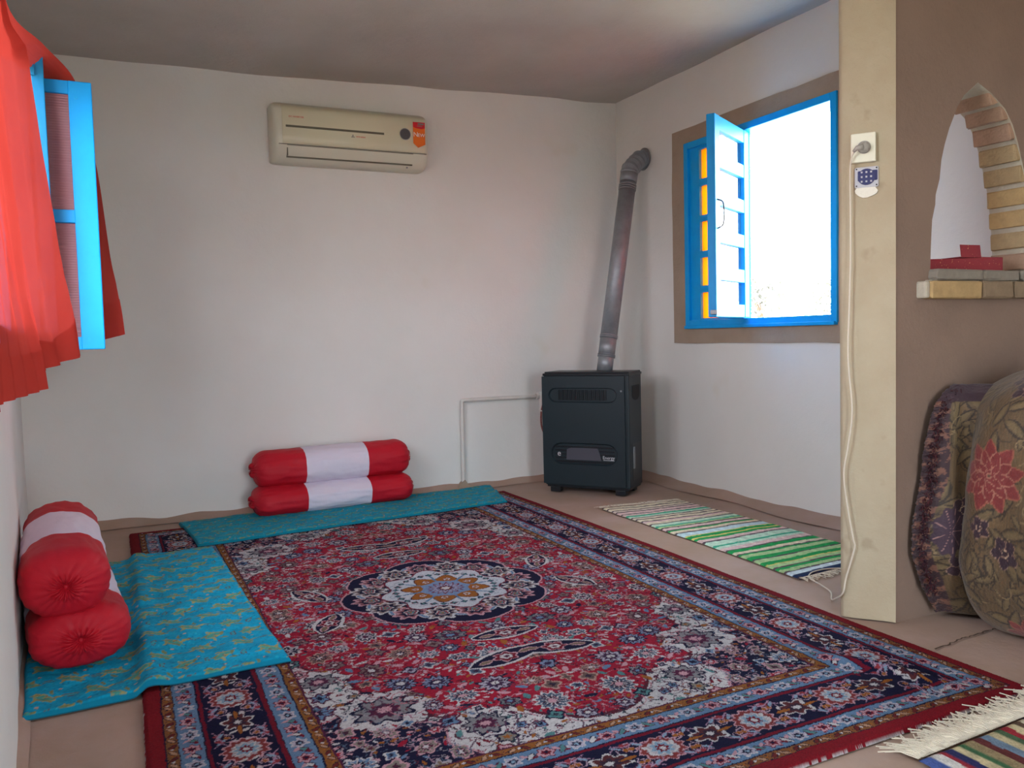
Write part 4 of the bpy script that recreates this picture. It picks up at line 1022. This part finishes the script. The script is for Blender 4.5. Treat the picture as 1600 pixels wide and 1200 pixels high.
# ------------------------------------------------------------------ sockets and cord on the pier
PA = Vector((2.348, 2.150, 0)); PE = Vector((.102, -.130, 0)).normalized(); PN = Vector((-.130, -.102, 0)).normalized()
PM = Matrix.Translation(PA + PN * .004) @ Matrix(((PE.x, PN.x, 0), (PE.y, PN.y, 0), (0, 0, 1))).to_4x4()      # local x along the face, y outward, z up
PM = Matrix.Translation(PA + PN * .006) @ Matrix(((PE.x, PN.x, 0, 0), (PE.y, PN.y, 0, 0), (0, 0, 1, 0), (0, 0, 0, 1)))
def sockets():
    t = thing('wall_socket', 'cream wall socket with a grey plug pushed in, upper one on the pier', 'socket', (PM @ Vector((.063, 0, 1.668)))[:])
    M = Matrix.Translation(-t.location) @ PM
    bm = bmesh.new(); box(bm, (.023, -.008, 1.618), (.103, .020, 1.718), M, .004); obj('plate', bm, M_PLUG, t)
    bm = bmesh.new(); p = Vector((.066, .0205, 1.668)); 
    tube(bm, [M @ p, M @ (p + Vector((0, .0025, 0)))], .022, 28); obj('socket_ring', bm, M_GREYPL, t)
    t2 = thing('power_plug', 'grey power plug in the upper socket with a thin cream cord hanging to the floor', 'plug', (PM @ Vector((.06, .03, 1.664)))[:])
    M = Matrix.Translation(-t2.location) @ PM
    bm = bmesh.new(); tube(bm, [M @ Vector(q) for q in ((.065, .022, 1.668), (.064, .040, 1.664), (.060, .050, 1.662))], [.019, .018, .010], 20); obj('plug_body', bm, M_GREYPL, t2, False)
    bm = bmesh.new(); tube(bm, [M @ Vector(q) for q in ((.062, .046, 1.664), (.045, .052, 1.662), (.034, .046, 1.652))], [.012, .008, .005], 14); obj('strain_relief', bm, M_GREYPL, t2, True)
    t3 = thing('wall_socket', 'open wall socket with a bare dark blue core, lower one on the pier', 'socket', (PM @ Vector((.07, 0, 1.57)))[:])
    M = Matrix.Translation(-t3.location) @ PM
    bm = bmesh.new(); box(bm, (.034, -.006, 1.532), (.112, .007, 1.604), M, .006); obj('mounting_frame', bm, M_LEADGREY, t3)
    bm = bmesh.new(); tube(bm, [M @ Vector((.073, .006, 1.568)), M @ Vector((.073, .013, 1.568))], .028, 24); box(bm, (.045, .004, 1.555), (.108, .010, 1.59), M, .003); obj('socket_core', bm, M_SOCK, t3)
    for k in range(9):
        x = .058 + .015 * (k % 3); z = 1.552 + .016 * (k // 3); bm = bmesh.new(); box(bm, (x - .003, .012, z - .003), (x + .003, .016, z + .003), M, .001); obj('terminal', bm, M_LEADGREY, t3)
    for (x, z) in ((.041, 1.539), (.105, 1.539), (.041, 1.597), (.105, 1.597)):
        bm = bmesh.new(); tube(bm, [M @ Vector((x, .006, z)), M @ Vector((x, .008, z))], .0026, 8); obj('fixing_hole', bm, M_DARKSLOT, t3)
    bm = bmesh.new(); r = random.Random(2)
    pts = [(.072 + (.034 + .004 * r.random()) * math.cos(a), 1.520 + (.020 + .004 * r.random()) * math.sin(a)) for a in np.linspace(0, 2 * PI, 18)[:-1]]
    prism(bm, pts, -.004, .0035, M @ Matrix(((1, 0, 0, 0), (0, 0, 1, 0), (0, 1, 0, 0), (0, 0, 0, 1)))); obj('plaster_patch', bm, M_PLASTERW, t3)
    # cord
    P = lambda s_, o_, z: PM @ Vector((s_, o_, z))
    pts = [P(.036, .046, 1.652), P(.026, .034, 1.63), P(.021, .022, 1.58), P(.022, .018, 1.45), P(.022, .020, 1.28), P(.018, .022, 1.12), P(.014, .022, .94), P(.027, .022, .754), P(.014, .020, .63), P(-.003, .018, .522),
           P(.012, .016, .40), P(.030, .014, .29), P(.034, .010, .26), P(.020, .008, .20), P(.004, .008, .14), P(-.004, .007, .087), Vector((2.335, 2.165, .03)), Vector((2.40, 2.30, .012)), Vector((2.51, 2.435, .007)), Vector((2.565, 2.525, .0075)), Vector((2.60, 2.575, .009)), Vector((2.68, 2.60, .012)), Vector((2.78, 2.56, .008)), Vector((2.9, 2.45, .007)), Vector((3.1, 2.3, .007))]
    pts = [P(.036, .046, 1.652), P(.026, .034, 1.63), P(.021, .022, 1.58), P(.022, .018, 1.45), P(.022, .020, 1.28), P(.018, .022, 1.12), P(.014, .022, .94), P(.027, .022, .754), P(.014, .020, .63), P(-.001, .018, .522),
           P(.012, .016, .40), P(.030, .014, .29), P(.034, .010, .26), P(.020, .008, .20), P(.004, .008, .14), P(-.006, .007, .087), Vector((2.350, 2.195, .05)), Vector((2.42, 2.28, .012)), Vector((2.50, 2.36, .006)), Vector((2.535, 2.44, .006)), Vector((2.565, 2.535, .008)), Vector((2.63, 2.575, .014)), Vector((2.75, 2.57, .012)), Vector((2.86, 2.48, .007)), Vector((3.1, 2.35, .007))]
    bm = bmesh.new(); tube(bm, spline(pts, 7), .0029, 8); 
    for v in bm.verts: v.co -= t2.location
    o = obj('cord', bm, M_CORD, t2, True); o['label'] = 'thin cream cord hanging down the pier to the floor'
sockets()

# ------------------------------------------------------------------ red card box in the arch
def card_box():
    L, Dp, Hh = .40, .105, .050
    t = thing('card_box', 'flat red patterned card box with an open flap on the arch sill', 'box', (2.85, 2.098, 1.2475), math.radians(-3))
    bm = bmesh.new(); w_ = .0015
    for lo, hi in (((-L / 2, -Dp / 2, 0), (L / 2, Dp / 2, w_)), ((-L / 2, -Dp / 2, 0), (L / 2, -Dp / 2 + w_, Hh)), ((-L / 2, Dp / 2 - w_, 0), (L / 2, Dp / 2, Hh)), ((-L / 2, -Dp / 2, 0), (-L / 2 + w_, Dp / 2, Hh)), ((L / 2 - w_, -Dp / 2, 0), (L / 2, Dp / 2, Hh))): box(bm, lo, hi)
    for v in bm.verts:
        if v.co.z > .01 and v.co.x < -.1: v.co.z -= .012
    obj('tray', bm, M_CARD, t)
    bm = bmesh.new(); vs = [bm.verts.new(p) for p in ((-.02, -Dp / 2, Hh - .002), (.085, -Dp / 2, Hh - .002), (.062, -Dp / 2 - .012, Hh + .042), (-.042, -Dp / 2 - .012, Hh + .042))]
    vs2 = [bm.verts.new(v.co + Vector((0, .0015, 0))) for v in vs]; bm.faces.new(vs); bm.faces.new(vs2[::-1])
    for k in range(4): bm.faces.new((vs[k], vs[(k + 1) % 4], vs2[(k + 1) % 4], vs2[k]))
    obj('flap', bm, M_CARD, t)
    bm = bmesh.new(); box(bm, (-.02, -Dp / 2, Hh - .003), (L / 2, Dp / 2, Hh)); obj('lid', bm, M_CARD, t)
card_box()

# ------------------------------------------------------------------ striped rag rugs
def rag_rug(name, label, corners, stripes, along_v, fringe_edges, z=.009, seed=1, res=.005):
    a, b, c, d = [np.array(p, float) for p in corners]; W = np.linalg.norm(b - a); H = np.linalg.norm(d - a); nu, nv = int(W / res), int(H / res)
    U, V = np.meshgrid(np.linspace(0, 1, nu), np.linspace(0, 1, nv)); q = V if along_v else U
    wob = .004 * fbm(U * W, V * H, seed, 1.3) + .0012 * fbm(U * W, V * H, seed + 1, 12, 2)
    P = a * ((1 - U) * (1 - V))[..., None] + b * (U * (1 - V))[..., None] + c * (U * V)[..., None] + d * ((1 - U) * V)[..., None]
    tot = sum(s_[0] for s_ in stripes); edges = np.cumsum([s_[0] for s_ in stripes]) / tot; cols = np.array([s_[1] for s_ in stripes]) / 255.
    idx = np.clip(np.searchsorted(edges, np.clip(q + wob, 0, .9999)), 0, len(cols) - 1); col = cols[idx] * (1 + RNG.uniform(-.07, .07, U.shape) + .04 * fbm(U * W, V * H, seed + 4, 20, 1))[..., None]
    x = P[..., 0] + .010 * fbm(V * H, V * 0, seed + 2, .9, 2); y = P[..., 1] + .012 * fbm(U * W, V * H, seed + 3, .8, 2); zz = z + .0015 * np.sin((q * (H if along_v else W)) / .0105 * 2 * PI) + .003 * fbm(U * W, V * H, seed + 6, 1.5)
    e = np.minimum(np.minimum(U, 1 - U) * W, np.minimum(V, 1 - V) * H); zz = zz - .006 * (1 - np.clip(e / .008, 0, 1))
    o3 = np.array([x.mean(), y.mean(), 0]); t = thing(name, label, 'rug', tuple(o3)); grid_np('weave', np.stack([x, y, zz], -1) - o3, M_RAG, t, lin(np.clip(col, 0, 1)))
    r = random.Random(seed)
    for (p, q2, dirn, ln) in fringe_edges:
        bm = bmesh.new(); n = int(np.linalg.norm(np.array(q2) - np.array(p)) / .006)
        for k in range(n):
            f = k / (n - 1); x0 = p[0] + (q2[0] - p[0]) * f - o3[0]; y0 = p[1] + (q2[1] - p[1]) * f - o3[1]; l = ln * r.uniform(.5, 1.1); sw = r.uniform(-.4, .4) * l; sw2 = r.uniform(-.5, .5) * l
            tube(bm, spline([(x0, y0, z - .001), (x0 + dirn[0] * l * .5 + sw * .6, y0 + dirn[1] * l * .5, (z * .8 if z < .01 else .016) + r.uniform(0, .004)), (x0 + dirn[0] * l + sw2, y0 + dirn[1] * l + sw * .3, .004 if z < .01 else .0165)], 2), .0016, 4, False)
        o = obj('fringe', bm, M_FRINGE, t); o['kind'] = 'stuff'
    return t
K = (92, 76, 84); CR = (224, 212, 184); GRN = (38, 158, 84); DG = (70, 110, 96); LG = (176, 206, 148); PK = (226, 196, 190); LB = (198, 222, 226); MT = (196, 224, 200); GT = (70, 176, 140)
# listed from the far (fringed, beside the heater) end towards the pier
st = [(1.2, (60, 46, 44)), (2.6, CR), (1, K), (2.4, CR), (1, K), (2.0, (222, 204, 186)), (1, K), (2.8, PK), (1, K), (2.2, PK), (2.0, GT), (1.6, MT), (1, K), (2.0, CR), (1, K), (2.5, CR), (1, K), (1.8, PK), (2.2, CR), (1, K),
      (2.6, MT), (1.4, GT), (1.6, LG), (1, K), (2.4, PK), (1, K), (1.2, GRN), (2.6, CR), (1, K), (2.4, LB), (1.5, LB), (.8, (216, 208, 120)), (2.4, GRN), (1, (216, 208, 120)), (2.0, GRN), (2.4, PK), (1, K), (4.2, MT), (1.6, GT), (2.0, MT), (3.2, PK), (.8, K),
      (2.8, GRN), (2, CR), (.8, K), (1, GRN), (2.6, LG), (2.4, GRN), (.8, K), (2.6, LG), (2.4, GRN), (.7, (216, 208, 120)), (2.2, LG), (.8, K), (1.6, GRN), (2.0, LG), (.8, K), (2.2, (214, 226, 232)), (2.2, (26, 46, 84)), (.5, K)]
rag_rug('rag_rug', 'long green and cream striped rag rug on the floor beside the right wall', [(2.562, 4.180), (3.105, 4.115), (3.12, 2.60), (2.530, 2.555)], st, True, [((2.562, 4.183), (3.105, 4.118), (0, 1), .055), ((2.53, 2.553), (3.12, 2.60), (0, -1), .05)], seed=3)
st2 = [(2, (70, 90, 150)), (2, (220, 214, 206)), (1.2, (150, 40, 50)), (1.6, (40, 44, 90)), (1.6, (196, 180, 140)), (1.4, (60, 100, 66)), (2.2, (150, 130, 96)), (1.6, (96, 40, 40)), (2.0, (110, 130, 150)), (2.0, (196, 180, 140)), (1.6, (76, 100, 70)), (1.6, (150, 40, 50)), (2.0, (206, 190, 150)), (1.8, (100, 76, 60)), (1.6, (196, 186, 160)), (2.2, (28, 34, 92)),
       (1.6, (190, 164, 110)), (1.6, (86, 106, 88)), (1.8, (160, 44, 50)), (1.6, (150, 150, 130)), (2.0, (206, 196, 176)), (1.6, (60, 50, 56)), (1.6, (190, 150, 70)), (2, (40, 60, 110)), (2, (190, 180, 150)), (2, (130, 50, 50))]
NR = rag_rug('rag_rug', 'dark multicoloured striped rag rug with white fringe at the near right edge of the carpet', [(1.70, .35), (2.45, .35), (2.42, 1.355), (1.690, 1.325)], st2, False, [((1.69, 1.325), (2.42, 1.355), (.1, 1), .10), ((1.69, 1.327), (2.42, 1.357), (-.3, 1), .08), ((1.78, 1.332), (2.42, 1.36), (.5, 1), .085), ((1.69, 1.325), (2.42, 1.355), (-.5, .8), .07)], seed=9, z=.012)

# ------------------------------------------------------------------ brocade bundle
def paint_brocade(W, H, seed, flowers):
    C = Canvas(0, W, 0, H, .0022, (144, 110, 66)); r = random.Random(seed); C.img *= .66 * (1 + .10 * np.sin(C.X / .0042 * 2 * PI) * .5 + .08 * fbm(C.X, C.Y, seed, 5, 2))[..., None]
    for k in range(int(85 * W * H / .25)):
        x, y = r.uniform(0, W), r.uniform(0, H); a = r.uniform(0, 6.28); L = r.uniform(.026, .06)
        C.leaf(x, y, L, L * .40, a, (92, 74, 46), (50, 36, 22), .3, .22); C.leaf(x + .002, y + .002, L * .72, L * .2, a, (108, 88, 56), None, .3)
        C.arc(x + L * math.cos(a), y + L * math.sin(a), r.uniform(.02, .05), a, a + r.uniform(1.5, 3.5) * r.choice((-1, 1)), .0035, r.choice(((60, 44, 28), (130, 108, 74), (70, 52, 32))), .3)
    for (x, y, R, kind) in flowers:
        if kind == 'big':
            cr = (122, 38, 36); ln = (160, 104, 84)
            for layer, (n, rr, ro) in enumerate(((9, 1.0, .2), (9, .72, .55), (8, .45, .1))):
                for k in range(n):
                    a = 2 * PI * k / n + ro; C.leaf(x + R * rr * .52 * math.cos(a), y + R * rr * .52 * math.sin(a), R * rr * .50, R * rr * .24, a, cr, ln if layer else (150, 80, 60), 0, .10)
            C.rosette(x, y, R * .16, 9, (ln, cr, ln, (90, 60, 40)))
        else:
            cr = (50, 24, 38)
            for k in range(5):
                a = 2 * PI * k / 5 + x * 30; C.rosette(x + R * .60 * math.cos(a), y + R * .60 * math.sin(a), R * .40, 3, ((140, 108, 90), cr, cr, None), a, 1, .08, (1.0, .90, .5, 0))
            C.rosette(x, y, R * .24, 5, ((190, 160, 130), cr, cr, None))
    return C
def bundle():
    cx, cy = 2.965, 1.64; t = thing('bedding_bundle', 'large bedding bundle wrapped in gold brocade with red and purple flowers beside the arch wall', 'bundle', (cx, cy, 0))
    prof = [(0.004, .06), (.004, .20), (.012, .30), (.05, .365), (.12, .40), (.22, .418), (.36, .420), (.50, .410), (.62, .398), (.72, .375), (.80, .335), (.855, .27), (.89, .18), (.90, .02)]
    dense = spline([(p[1], 0, p[0]) for p in prof], 26); zz = np.array([p.z for p in dense]); rr = np.array([p.x for p in dense]); nv = len(zz); nu = 800
    v = np.concatenate([[0], np.cumsum(np.hypot(np.diff(zz), np.diff(rr)))]); th = np.linspace(0, 2 * PI, nu); T, Vv = np.meshgrid(th, v); Zg = np.repeat(zz[:, None], nu, 1); Rg = np.repeat(rr[:, None], nu, 1)
    ca, sa = np.cos(T), np.sin(T); se = (np.abs(ca) ** 2.5 + np.abs(sa) ** 2.5) ** (-1 / 2.5)
    ang0 = math.atan2(-1.655, -3.0); s_ = T * .41
    fold = .018 * np.sin(T * 9 + 1.2 * np.sin(Zg * 5)) * np.clip(1.2 - Zg / .9, .2, 1) + .012 * fbm(s_, Vv, 3, 2.0, 3)
    Rr = Rg * (0.55 + .45 * se) + fold * np.clip(Rg / .2, 0, 1); x = cx + Rr * np.cos(T + ang0 - PI); y = cy + Rr * np.sin(T + ang0 - PI); y = np.where(y > 1.93, 1.93 + (y - 1.93) * .45, y); y = np.minimum(y, 2.0); x = np.minimum(x, 3.41)
    z = Zg + .008 * fbm(s_, Vv, 8, 1.5) * np.clip(Zg / .1, 0, 1); z = np.maximum(z, .003)
    # cloth coordinates: T = PI faces the camera
    s0 = PI * .41; vz = lambda q: float(np.interp(q, zz[1:], v[1:]))
    fl = [(s0 - .315, vz(.55), .125, 'big'), (s0 - .255, vz(.305), .052, 's'), (s0 - .345, vz(.37), .040, 's'), (s0 - .475, vz(.19), .05, 's'), (s0 - .27, vz(.84), .055, 's'), (s0 - .36, vz(.86), .04, 's'), (s0 + .05, vz(.35), .12, 'big'), (s0 + .1, vz(.7), .05, 's'), (s0 - .1, vz(.12), .05, 's'), (s0 + .3, vz(.2), .05, 's'), (s0 - .75, vz(.5), .12, 'big'), (s0 + .4, vz(.65), .1, 'big'), (s0 - .2, vz(.03), .09, 'big')]
    # mirror orientation so that increasing s runs left to right as seen from the room
    C = paint_brocade(float(2 * PI * .41), float(v[-1]) + .01, 5, fl); col = C.sample(s_, Vv) * (1 + RNG.uniform(-.06, .06, s_.shape))[..., None]
    grid_np('wrapping_cloth', np.stack([x - cx, y - cy, z], -1), M_BROC, t, lin(np.clip(col, 0, 1)))
    # loose side fold with a woven plum edge, between the bundle and the wall
    ze = np.array([.02, .07, .12, .24, .33, .42, .50, .60, .65, .72, .77, .80, .83]); xe = np.array([2.62, 2.585, 2.555, 2.507, 2.510, 2.530, 2.552, 2.560, 2.572, 2.592, 2.615, 2.65, 2.70])
    zs = np.linspace(.02, .83, 330); xa = np.interp(zs, ze, xe); n = 90; u = np.linspace(0, 1, n); U, Z2 = np.meshgrid(u, zs); XA = np.repeat(xa[:, None], n, 1)
    yb = 1.985 - .14 * np.sin(np.clip(U, 0, 1) * PI * .5) + .012 * np.sin(U * 13 + Z2 * 4) ; wdt = .25 - .10 * np.clip((Z2 - .6) / .2, 0, 1)
    xx = XA + U * wdt; top = np.clip((.86 - Z2) / .08, 0, 1) ** .5; yb = 2.0 - (2.0 - yb) * (.45 + .55 * top) - .05 * np.clip(1 - Z2 / .12, 0, 1) * 0
    C2 = paint_brocade(.35, .9, 9, [(.125, .40, .052, 's'), (.115, .20, .05, 's'), (.16, .16, .045, 's'), (.2, .62, .04, 's')]); c2 = C2.sample(U * .27 , Z2)
    # large plum blossom
    dd = np.hypot((U * .27 - .085) / .045, (Z2 - .33) / .085); a_ = np.arctan2(Z2 - .33, (U * .27 - .085) * 1.9); c2[dd < 1 + .08 * np.cos(9 * a_)] = np.array((56, 30, 48)) / 255; c2[(dd < .95) & (np.abs(np.sin(4.5 * a_)) < .12)] = np.array((150, 110, 104)) / 255
    w_ = .105 + .02 * np.sin(Z2 * 14); m = U * .27 < w_ * .45 ; nz = fbm(U * .27, Z2, 77, 26, 3) + RNG.uniform(-.4, .4, U.shape); c2[m] = np.where(nz[m][:, None] > .30, np.array((116, 74, 58)) / 255, np.array((50, 22, 30)) / 255)
    c2[Z2 > .775] = np.array((54, 30, 42)) / 255
    thick = np.stack([xx - cx, yb - cy, Z2], -1); thick[..., 0] += RNG.uniform(-.004, .004, U.shape) * (U < .12)
    o = grid_np('side_fold', thick, M_BROC, t, lin(np.clip(c2, 0, 1))); sm = o.modifiers.new('t', 'SOLIDIFY'); sm.thickness = .014; sm.offset = 0
    # tufted plum edging
    bm = bmesh.new(); r = random.Random(4)
    for k in range(520):
        q = r.random(); zq = .10 + .72 * q; xq = float(np.interp(zq, ze, xe)) + r.uniform(-.004, .02); p = Vector((xq - cx, 1.975 - cy - r.uniform(0, .03), zq)); dv = Vector((r.uniform(-.016, .0), r.uniform(-.012, .004), r.uniform(-.014, .004)))
        tube(bm, [p, p + dv], .0018, 4, False)
    e = obj('tufted_edging', bm, M_NAVYF, t); e['kind'] = 'stuff'; e['label'] = 'plum coloured tufted edge'
bundle()
bm = bmesh.new(); cpts = [(2.343, 1.782), (2.42, 1.787), (2.507, 1.80), (2.56, 1.798), (2.649, 1.806), (2.72, 1.80)]; r = random.Random(3)
fine = []
for p, q in zip(cpts, cpts[1:]):
    for k in range(6): fine.append((p[0] + (q[0] - p[0]) * k / 6, p[1] + (q[1] - p[1]) * k / 6 + r.uniform(-.004, .004)))
A_ = [bm.verts.new((x, y - r.uniform(.0015, .004), .0012)) for x, y in fine]; B_ = [bm.verts.new((x, y + r.uniform(.0015, .004), .0012)) for x, y in fine]
for k in range(len(fine) - 1): bm.faces.new((A_[k], A_[k + 1], B_[k + 1], B_[k]))
obj('floor_crack', bm, mat('crack', rgb(84, 66, 54), .95), bpy.data.objects['floor'])

# ------------------------------------------------------------------ red voile curtain
FRONT = [
    [(-0.267, 3.150, 2.144), (-0.236, 3.200, 2.064), (-0.225, 3.260, 2.026), (-0.196, 3.300, 1.696), (-0.161, 3.300, 1.389), (-0.125, 3.280, 1.188), (-0.103, 3.270, 1.017)],
    [(-0.276, 3.050, 2.091), (-0.263, 3.120, 2.018), (-0.258, 3.180, 1.895), (-0.238, 3.180, 1.585), (-0.216, 3.180, 1.291), (-0.188, 3.170, 1.098), (-0.164, 3.160, 0.997)],
    [(-0.287, 2.950, 2.047), (-0.281, 3.000, 1.958), (-0.281, 3.050, 1.798), (-0.266, 3.050, 1.501), (-0.243, 3.030, 1.239), (-0.220, 3.000, 1.097), (-0.196, 2.980, 0.981)],
    [(-0.303, 2.850, 2.010), (-0.302, 2.880, 1.918), (-0.298, 2.900, 1.739), (-0.287, 2.900, 1.459), (-0.263, 2.900, 1.231), (-0.234, 2.860, 1.076), (-0.224, 2.840, 0.974)],
]
NEAR = [
    [(-0.263, 2.800, 2.005), (-0.260, 2.780, 1.838), (-0.247, 2.750, 1.671), (-0.227, 2.700, 1.432), (-0.207, 2.620, 1.213), (-0.185, 2.550, 1.072), (-0.164, 2.500, 0.943)],
    [(-0.279, 2.600, 1.986), (-0.280, 2.600, 1.802), (-0.279, 2.600, 1.633), (-0.262, 2.550, 1.409), (-0.240, 2.500, 1.206), (-0.222, 2.450, 1.056), (-0.205, 2.420, 0.929)],
    [(-0.268, 2.400, 1.983), (-0.266, 2.400, 1.818), (-0.266, 2.400, 1.633), (-0.266, 2.400, 1.405), (-0.266, 2.380, 1.198), (-0.264, 2.350, 1.058), (-0.258, 2.320, 0.915)],
    [(-0.252, 2.170, 1.98), (-0.250, 2.170, 1.81), (-0.248, 2.170, 1.63), (-0.246, 2.170, 1.40), (-0.246, 2.170, 1.19), (-0.246, 2.170, 1.05), (-0.246, 2.160, 0.905)],
    [(-0.236, 1.930, 1.98), (-0.236, 1.930, 1.81), (-0.234, 1.930, 1.63), (-0.232, 1.930, 1.40), (-0.230, 1.930, 1.19), (-0.228, 1.930, 1.05), (-0.228, 1.930, 0.90)],
]
BACK = [
    [(-0.262, 3.180, 2.164), (-0.181, 3.480, 2.144), (-0.090, 3.710, 2.089), (-0.059, 3.735, 1.917), (-0.031, 3.760, 1.748), (-0.001, 3.800, 1.419), (0.016, 3.820, 1.276), (0.034, 3.840, 1.095)],
    [(-0.282, 3.180, 2.116), (-0.217, 3.450, 2.108), (-0.130, 3.700, 2.080), (-0.105, 3.740, 1.915), (-0.085, 3.780, 1.697), (-0.062, 3.800, 1.418), (-0.043, 3.820, 1.249), (-0.035, 3.840, 1.075)],
    [(-0.290, 3.160, 2.067), (-0.245, 3.420, 2.062), (-0.174, 3.700, 2.075), (-0.162, 3.760, 1.865), (-0.146, 3.780, 1.668), (-0.127, 3.800, 1.416), (-0.119, 3.820, 1.236), (-0.109, 3.840, 1.058)],
    [(-0.300, 3.140, 2.039), (-0.267, 3.400, 2.042), (-0.217, 3.690, 2.063), (-0.211, 3.760, 1.861), (-0.200, 3.780, 1.666), (-0.187, 3.800, 1.415), (-0.178, 3.820, 1.237), (-0.171, 3.840, 1.039)],
]
def rod_pt(y): return (xl(y) + .05, y, 2.43)
def sheet(name, cols, par, nf=10, amp=.006, seed=0, dense=14):
    """a hanging sheet through key columns (each listed top to bottom), pinned to the rod above"""
    full = []
    for c in cols:
        y = c[0][1] - .12; full.append([Vector(rod_pt(y))] + [Vector(p) for p in c])
    rows = [spline(c, 10) for c in full]; rows = list(zip(*rows)); G = [spline(list(rw), dense) for rw in rows]
    P = np.array([[list(p) for p in g] for g in G]); nr, nc = P.shape[:2]; V, U = np.meshgrid(np.linspace(0, 1, nr), np.linspace(0, 1, nc), indexing='ij')
    d = amp * np.sin(U * nf * PI * 2 + 1.5 * np.sin(V * 3 + seed)) * (.3 + .7 * V) + .003 * fbm(U, V, seed, 3); P[..., 0] += d; P[..., 1] += d * .4
    o = grid_np(name, P, M_VOILE, par)
    # hem: doubled band along the foot
    hem = P[-9:].copy(); n_ = np.array([.0016, -.0012, 0]); grid_np('hem', hem + n_, M_VOILE, o)
    return o
cur = thing('curtain', 'sheer red curtain draped over the open blue window leaf at the left wall', 'curtain', (0, 0, 0))
sheet('front_drape', FRONT, cur, 3, .010, 1); sheet('near_drape', NEAR, cur, 9, .006, 2); sheet('back_drape', BACK, cur, 2, .004, 4)
cr_ = bmesh.new(); tube(cr_, [Vector(rod_pt(.8)), Vector(rod_pt(3.12))], .008, 12); cro = obj('curtain_rod', cr_, M_METAL, None, True); tag(cro, 'thin metal curtain rod over the left window, holding the red curtain', 'curtain rod')
# white knotted header band of the near rug
hx = np.linspace(1.69, 2.42, 150); hv = np.linspace(0, 1, 12); HXg, HVg = np.meshgrid(hx, hv)
yy = 1.328 + (HXg - 1.69) * .041 + HVg * .055 + .004 * fbm(HXg, HVg, 12, 6, 2); zz = .0145 + .003 * np.sin(HVg * PI) + .0015 * fbm(HXg, HVg, 14, 25, 2)
hb = grid_np('header_band', np.stack([HXg, yy, zz], -1) - np.array(NR.location[:]), M_FRINGE, NR)
